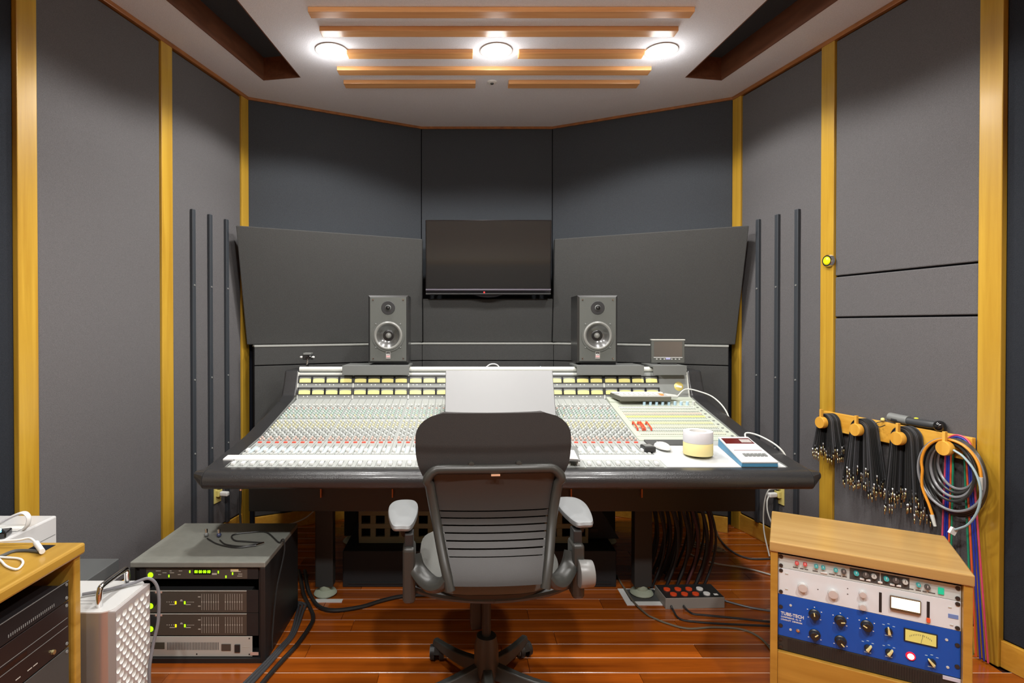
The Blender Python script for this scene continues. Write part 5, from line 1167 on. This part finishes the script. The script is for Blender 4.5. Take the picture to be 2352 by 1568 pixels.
MB().tube(spline([W.at(ux0 - 0.02, 0.91, 0.026), W.at(ux0 - 0.04, 0.895, 0.06), W.at(ux0 - 0.02, 0.88, 0.065), W.at(ux0 + 0.005, 0.893, 0.06)], 5), 0.002, 6).build('lanyard', BLK, t, world=True)

# ================================================================== wall outlets with plugs
CRM = mat('outlet_cream', S(214, 200, 120), 0.4)
def outlet(W, y, z, label):
    u = W.u_at_y(y); t = thing('wall_outlet', label, 'outlet', W.at(u, z, 0.003))
    W.box(MB(), u - 0.035, u + 0.035, z - 0.06, z + 0.06, 0.003, 0.010).build('plate', CRM, t, 0.002, world=True)
    W.box(MB(), u - 0.02, u + 0.02, z - 0.02, z + 0.02, 0.010, 0.03).build('socket', CRM, t, 0.003, world=True)
    W.box(MB(), u - 0.014, u + 0.014, z - 0.016, z + 0.012, 0.03, 0.085).build('plug', WHITE, t, 0.008, 3, world=True)
    W.box(MB(), u - 0.012, u + 0.012, z + 0.03, z + 0.055, 0.010, 0.036).build('plug', WHITE, t, 0.007, 3, world=True)
    return W.at(u, z - 0.01, 0.085), W.at(u, z + 0.035, 0.036)
WL, WR_ = WALLS['wall_left'], WALLS['wall_right']
outlet(WL, 3.46, 0.325, 'cream wall outlet with white plugs near the equipment rack')
e1, e2 = outlet(WR_, 3.37, 0.345, 'cream wall outlet with white plugs behind the wooden cabinet')
cable('white_flex', 'white flex dropping from the lower plug behind the wooden cabinet', [e1, e1 + V((-0.02, -0.02, -0.03)), e1 + V((-0.025, -0.05, -0.10)), e1 + V((0.0, -0.14, -0.24)), e1 + V((0.01, -0.2, -0.325))], 0.0042, LGREY)
cable('white_flex', 'white flex dropping from the upper plug behind the wooden cabinet', [e2, e2 + V((-0.03, 0.025, -0.02)), e2 + V((-0.05, 0.035, -0.11)), e2 + V((-0.07, 0.0, -0.25)), e2 + V((-0.09, -0.1, -0.37))], 0.0042, LGREY)
u = WL.u_at_y(3.66); q = WL.at(u, 0.27, 0.02)
t = thing('microphone_lead', 'dark lead with a small copper connector hanging at the wall by the equipment rack', 'cable', q)
MB().tube(spline([WL.at(u, 0.28, 0.035), WL.at(u + 0.01, 0.22, 0.04), WL.at(u + 0.03, 0.12, 0.05), WL.at(u + 0.05, 0.02, 0.08), WL.at(u + 0.05, 0.006, 0.12)], 5), 0.007, 8).build('cord', CORD, t, world=True)
MB().cyl(WL.at(u, 0.28, 0.035), WL.at(u - 0.01, 0.315, 0.03), 0.010, 0.008, 12).build('connector', mat('copper', S(206, 140, 104), 0.3, metal=0.6), t, world=True)

# ================================================================== under the console
t = thing('perforated_box', 'long grey box with two rows of square holes under the console', 'box', (0.055, 3.04, 0.191))
GB = mat('perforated_grey', S(124, 126, 106), 0.7)
bx0, bx1, bz0, bz1 = -0.565, 0.675, 0.191, 0.375
nc = 16; cw = (bx1 - bx0) / nc
for r_ in range(3):
    za, zb2 = [(bz0, bz0 + 0.035), (bz0 + 0.079, bz0 + 0.105), (bz0 + 0.149, bz1)][r_]; MB().box(bx0, bx1, 3.0, 3.02, za, zb2).build('rail', GB, t, 0.002, world=True)
for k in range(nc + 1):
    x = bx0 + k * cw
    for za, zb2 in ((bz0 + 0.035, bz0 + 0.079), (bz0 + 0.105, bz0 + 0.149)): MB().box(max(bx0, x - 0.014), min(bx1, x + 0.014), 3.0, 3.02, za, zb2).build('web', GB, t, world=True)
MB().box(bx0, bx1, 3.07, 3.3, bz0, bz1).build('back_body', DARKV, t, world=True); MB().box(bx0, bx1, 3.02, 3.07, bz0, bz0 + 0.01).build('tray', DARKV, t, world=True)
t = thing('black_plinth', 'wide black box on the floor under the console', 'box', (0.055, 3.1, 0))
MB().box(-0.63, 0.80, 2.90, 3.42, 0.0, 0.19).build('case', mat('plinth_black', S(16, 17, 20), 0.6), t, 0.004, world=True)
MB().box(-0.60, 0.77, 2.895, 2.90, 0.02, 0.024).build('seam', BLKM, t, world=True)
t = thing('dark_case', 'dark case standing under the console between the perforated box and the leg', 'box', (0.77, 3.2, 0.191))
MB().hexa([(0.68, 3.06, 0.191), (0.86, 3.06, 0.191), (0.86, 3.4, 0.191), (0.68, 3.4, 0.191), (0.68, 3.06, 0.37), (0.75, 3.06, 0.37), (0.75, 3.4, 0.37), (0.68, 3.4, 0.37)]).build('case', mat('case_teal_black', S(18, 24, 28), 0.6), t, 0.004, world=True)
MB().box(0.70, 0.74, 3.055, 3.06, 0.23, 0.25).build('catch', BLKM, t, world=True)
# red-button box
t = thing('switch_box', 'low grey floor box with red and white round buttons', 'switch box', (1.118, 2.745, 0), R(2))
MB().box(-0.145, 0.145, -0.065, 0.075, 0.0, 0.052).build('case', mat('switchbox_grey', S(132, 128, 122), 0.5), t, 0.002); MB().box(-0.142, 0.142, -0.062, 0.072, 0.052, 0.0535).build('top_plate', BLK, t)
ORG = mat('button_orange', S(214, 74, 36), 0.35)
for k in range(4):
    for r_ in range(2): MB().lathe([(0.0165, 0.0), (0.016, 0.006), (0.0, 0.007)], (-0.105 + k * 0.055 + 0.012 * (1 - r_), -0.032 + r_ * 0.05, 0.0535), (0, 0, 1), 18).build('button', ORG if k < 3 else WHITE, t)
MB().box(0.105, 0.125, -0.045, -0.03, 0.0535, 0.0545).build('label_tag', WHITE, t)
# cables on the floor
def fl(px, py, r=0.006): return PZ(px, py, r)
TH = 0.0095
cable('thick_cable', 'thick black cable curving across the floor from the console foot towards the chair', [fl(700, 1310, TH), fl(706, 1345, TH), fl(713, 1366, TH), fl(732, 1392, TH + 0.003), fl(768, 1401, TH + 0.003), fl(830, 1393, TH), fl(880, 1378, TH), fl(930, 1368, TH), fl(1000, 1365, TH), fl(1080, 1366, TH)], TH, BLK)
cable('thick_cable', 'thick black cable running past the equipment rack towards the camera, nearest the chair', [fl(686, 1310, TH), fl(694, 1345, TH), fl(698, 1366, TH), fl(711, 1393, TH), fl(719, 1414, TH), fl(714, 1434, TH), fl(684, 1478, TH), fl(645, 1520, TH), fl(605, 1566, TH), fl(560, 1625, TH)], TH, BLK)
for i, (dx, lb) in enumerate(((0, 'dark cable beside the equipment rack, innermost of three side by side'), (9, 'dark cable beside the equipment rack, middle of three side by side'), (18, 'dark cable beside the equipment rack, outermost of three side by side'))):
    sh = 0.014 * i
    cable('floor_cable', lb, [V((-0.95, 2.704 + sh, 0.0065)), V((-0.83, 2.704 + sh, 0.0065)), V((-0.799 + sh, 2.692 + sh * 0.5, 0.0065)), V((-0.790 + sh, 2.64, 0.0065)), fl(668 + dx * .5, 1455), fl(640 + dx * .6, 1488), fl(600 + dx * .8, 1530), fl(558 + dx, 1572), fl(505 + dx, 1630)], 0.0062, CORD2, 'cables beside the equipment rack')
cable('grey_cable', 'grey cable looping on the floor between the switch box and the wooden cabinet', [V((0.836, 3.05, 0.006)), V((0.834, 2.92, 0.006)), V((0.834, 2.86, 0.009)), V((0.838, 2.73, 0.009)), fl(1484, 1409), fl(1502, 1419), fl(1532, 1431), fl(1580, 1443), fl(1640, 1440), fl(1700, 1444), fl(1740, 1460), fl(1770, 1490), fl(1790, 1530)], 0.0045, mat('cable_taupe', S(104, 98, 84), 0.4))
cable('black_cable', 'black cable leaving the console foot under the switch box side', [V((1.0, 2.6700, 0.02)), V((1.003, 2.648, 0.008)), fl(1562, 1421), fl(1605, 1428), fl(1680, 1433), fl(1775, 1437)], 0.0045, BLK)
cable('black_cable', 'black cable from the switch box front to the wooden cabinet', [V((1.06, 2.6722, 0.02)), V((1.07, 2.655, 0.008)), fl(1592, 1409), fl(1620, 1412), fl(1700, 1420), fl(1775, 1428)], 0.0045, BLK)
cable('black_cable', 'black cable from the far end of the switch box to the wooden cabinet', [V((1.2695, 2.75, 0.02)), V((1.29, 2.745, 0.008)), fl(1700, 1389), fl(1730, 1396), fl(1775, 1403)], 0.005, CORD2)
cable('pale_cable', 'pale thin cable on the floor in front of the side wall', [fl(1578, 1268), fl(1610, 1284), fl(1650, 1295), fl(1700, 1302), fl(1740, 1311), fl(1785, 1324)], 0.0045, LGREY)
cable('black_cable', 'black cable bowing on the floor along the side wall baseboard', [fl(1640, 1200), fl(1652, 1235), fl(1680, 1265), fl(1720, 1282), fl(1775, 1283)], 0.0055, CORD2)
for i, lb in enumerate(('outer loop of the pale cable coil under the console end', 'middle loop of the pale cable coil under the console end', 'inner loop of the pale cable coil under the console end')):
    c = fl(1622, 1258); k = 1 - 0.2 * i
    cable('cable_loop', lb, [c + V((0.085 * k * math.cos(R(a)) - 0.03 * math.sin(R(a)), 0.05 * k * math.sin(R(a)) - 0.03 * math.cos(R(a)), 0.004 + i * 0.008)) for a in range(0, 361, 30)], 0.0042, mat('loop_cable', S(140, 134, 118), 0.4) if i == 0 else MATS['loop_cable'], 'pale cable coil')
rg = random.Random(9)
HB = mat('hang_black', S(20, 19, 20), 0.5); HR = mat('hang_red', S(64, 24, 26), 0.5)
for k in range(24):
    a, b = k % 6, k // 6
    x, y = 0.992 + 0.054 * a + rg.uniform(-.012, .012), 2.885 + 0.085 * b + rg.uniform(-.02, .02); rr = rg.uniform(0.006, 0.0105)
    bow = lambda z: 0.06 * math.sin((0.478 - z) / 0.47 * PI) - 0.012 * (0.478 - z) / 0.47
    pts = [V((x + bow(z), y, z)) for z in (0.478, 0.40, 0.31, 0.22, 0.13, 0.06, rr + 0.0012)]
    cable('loom_cable', 'dark cable in the bundled loom hanging under the console end', pts, rr, HR if k in (3, 11) else HB, 'loom of cables under the console end', sides=6, n=3)
cable('thin_cable', 'thin pale cable sagging under the console behind the equipment rack', [PY(640, 1203, 3.0), PY(670, 1202, 3.0), PY(700, 1190, 3.0), PY(722, 1172, 3.0), PY(728, 1160, 3.0)], 0.0035, OFFW)
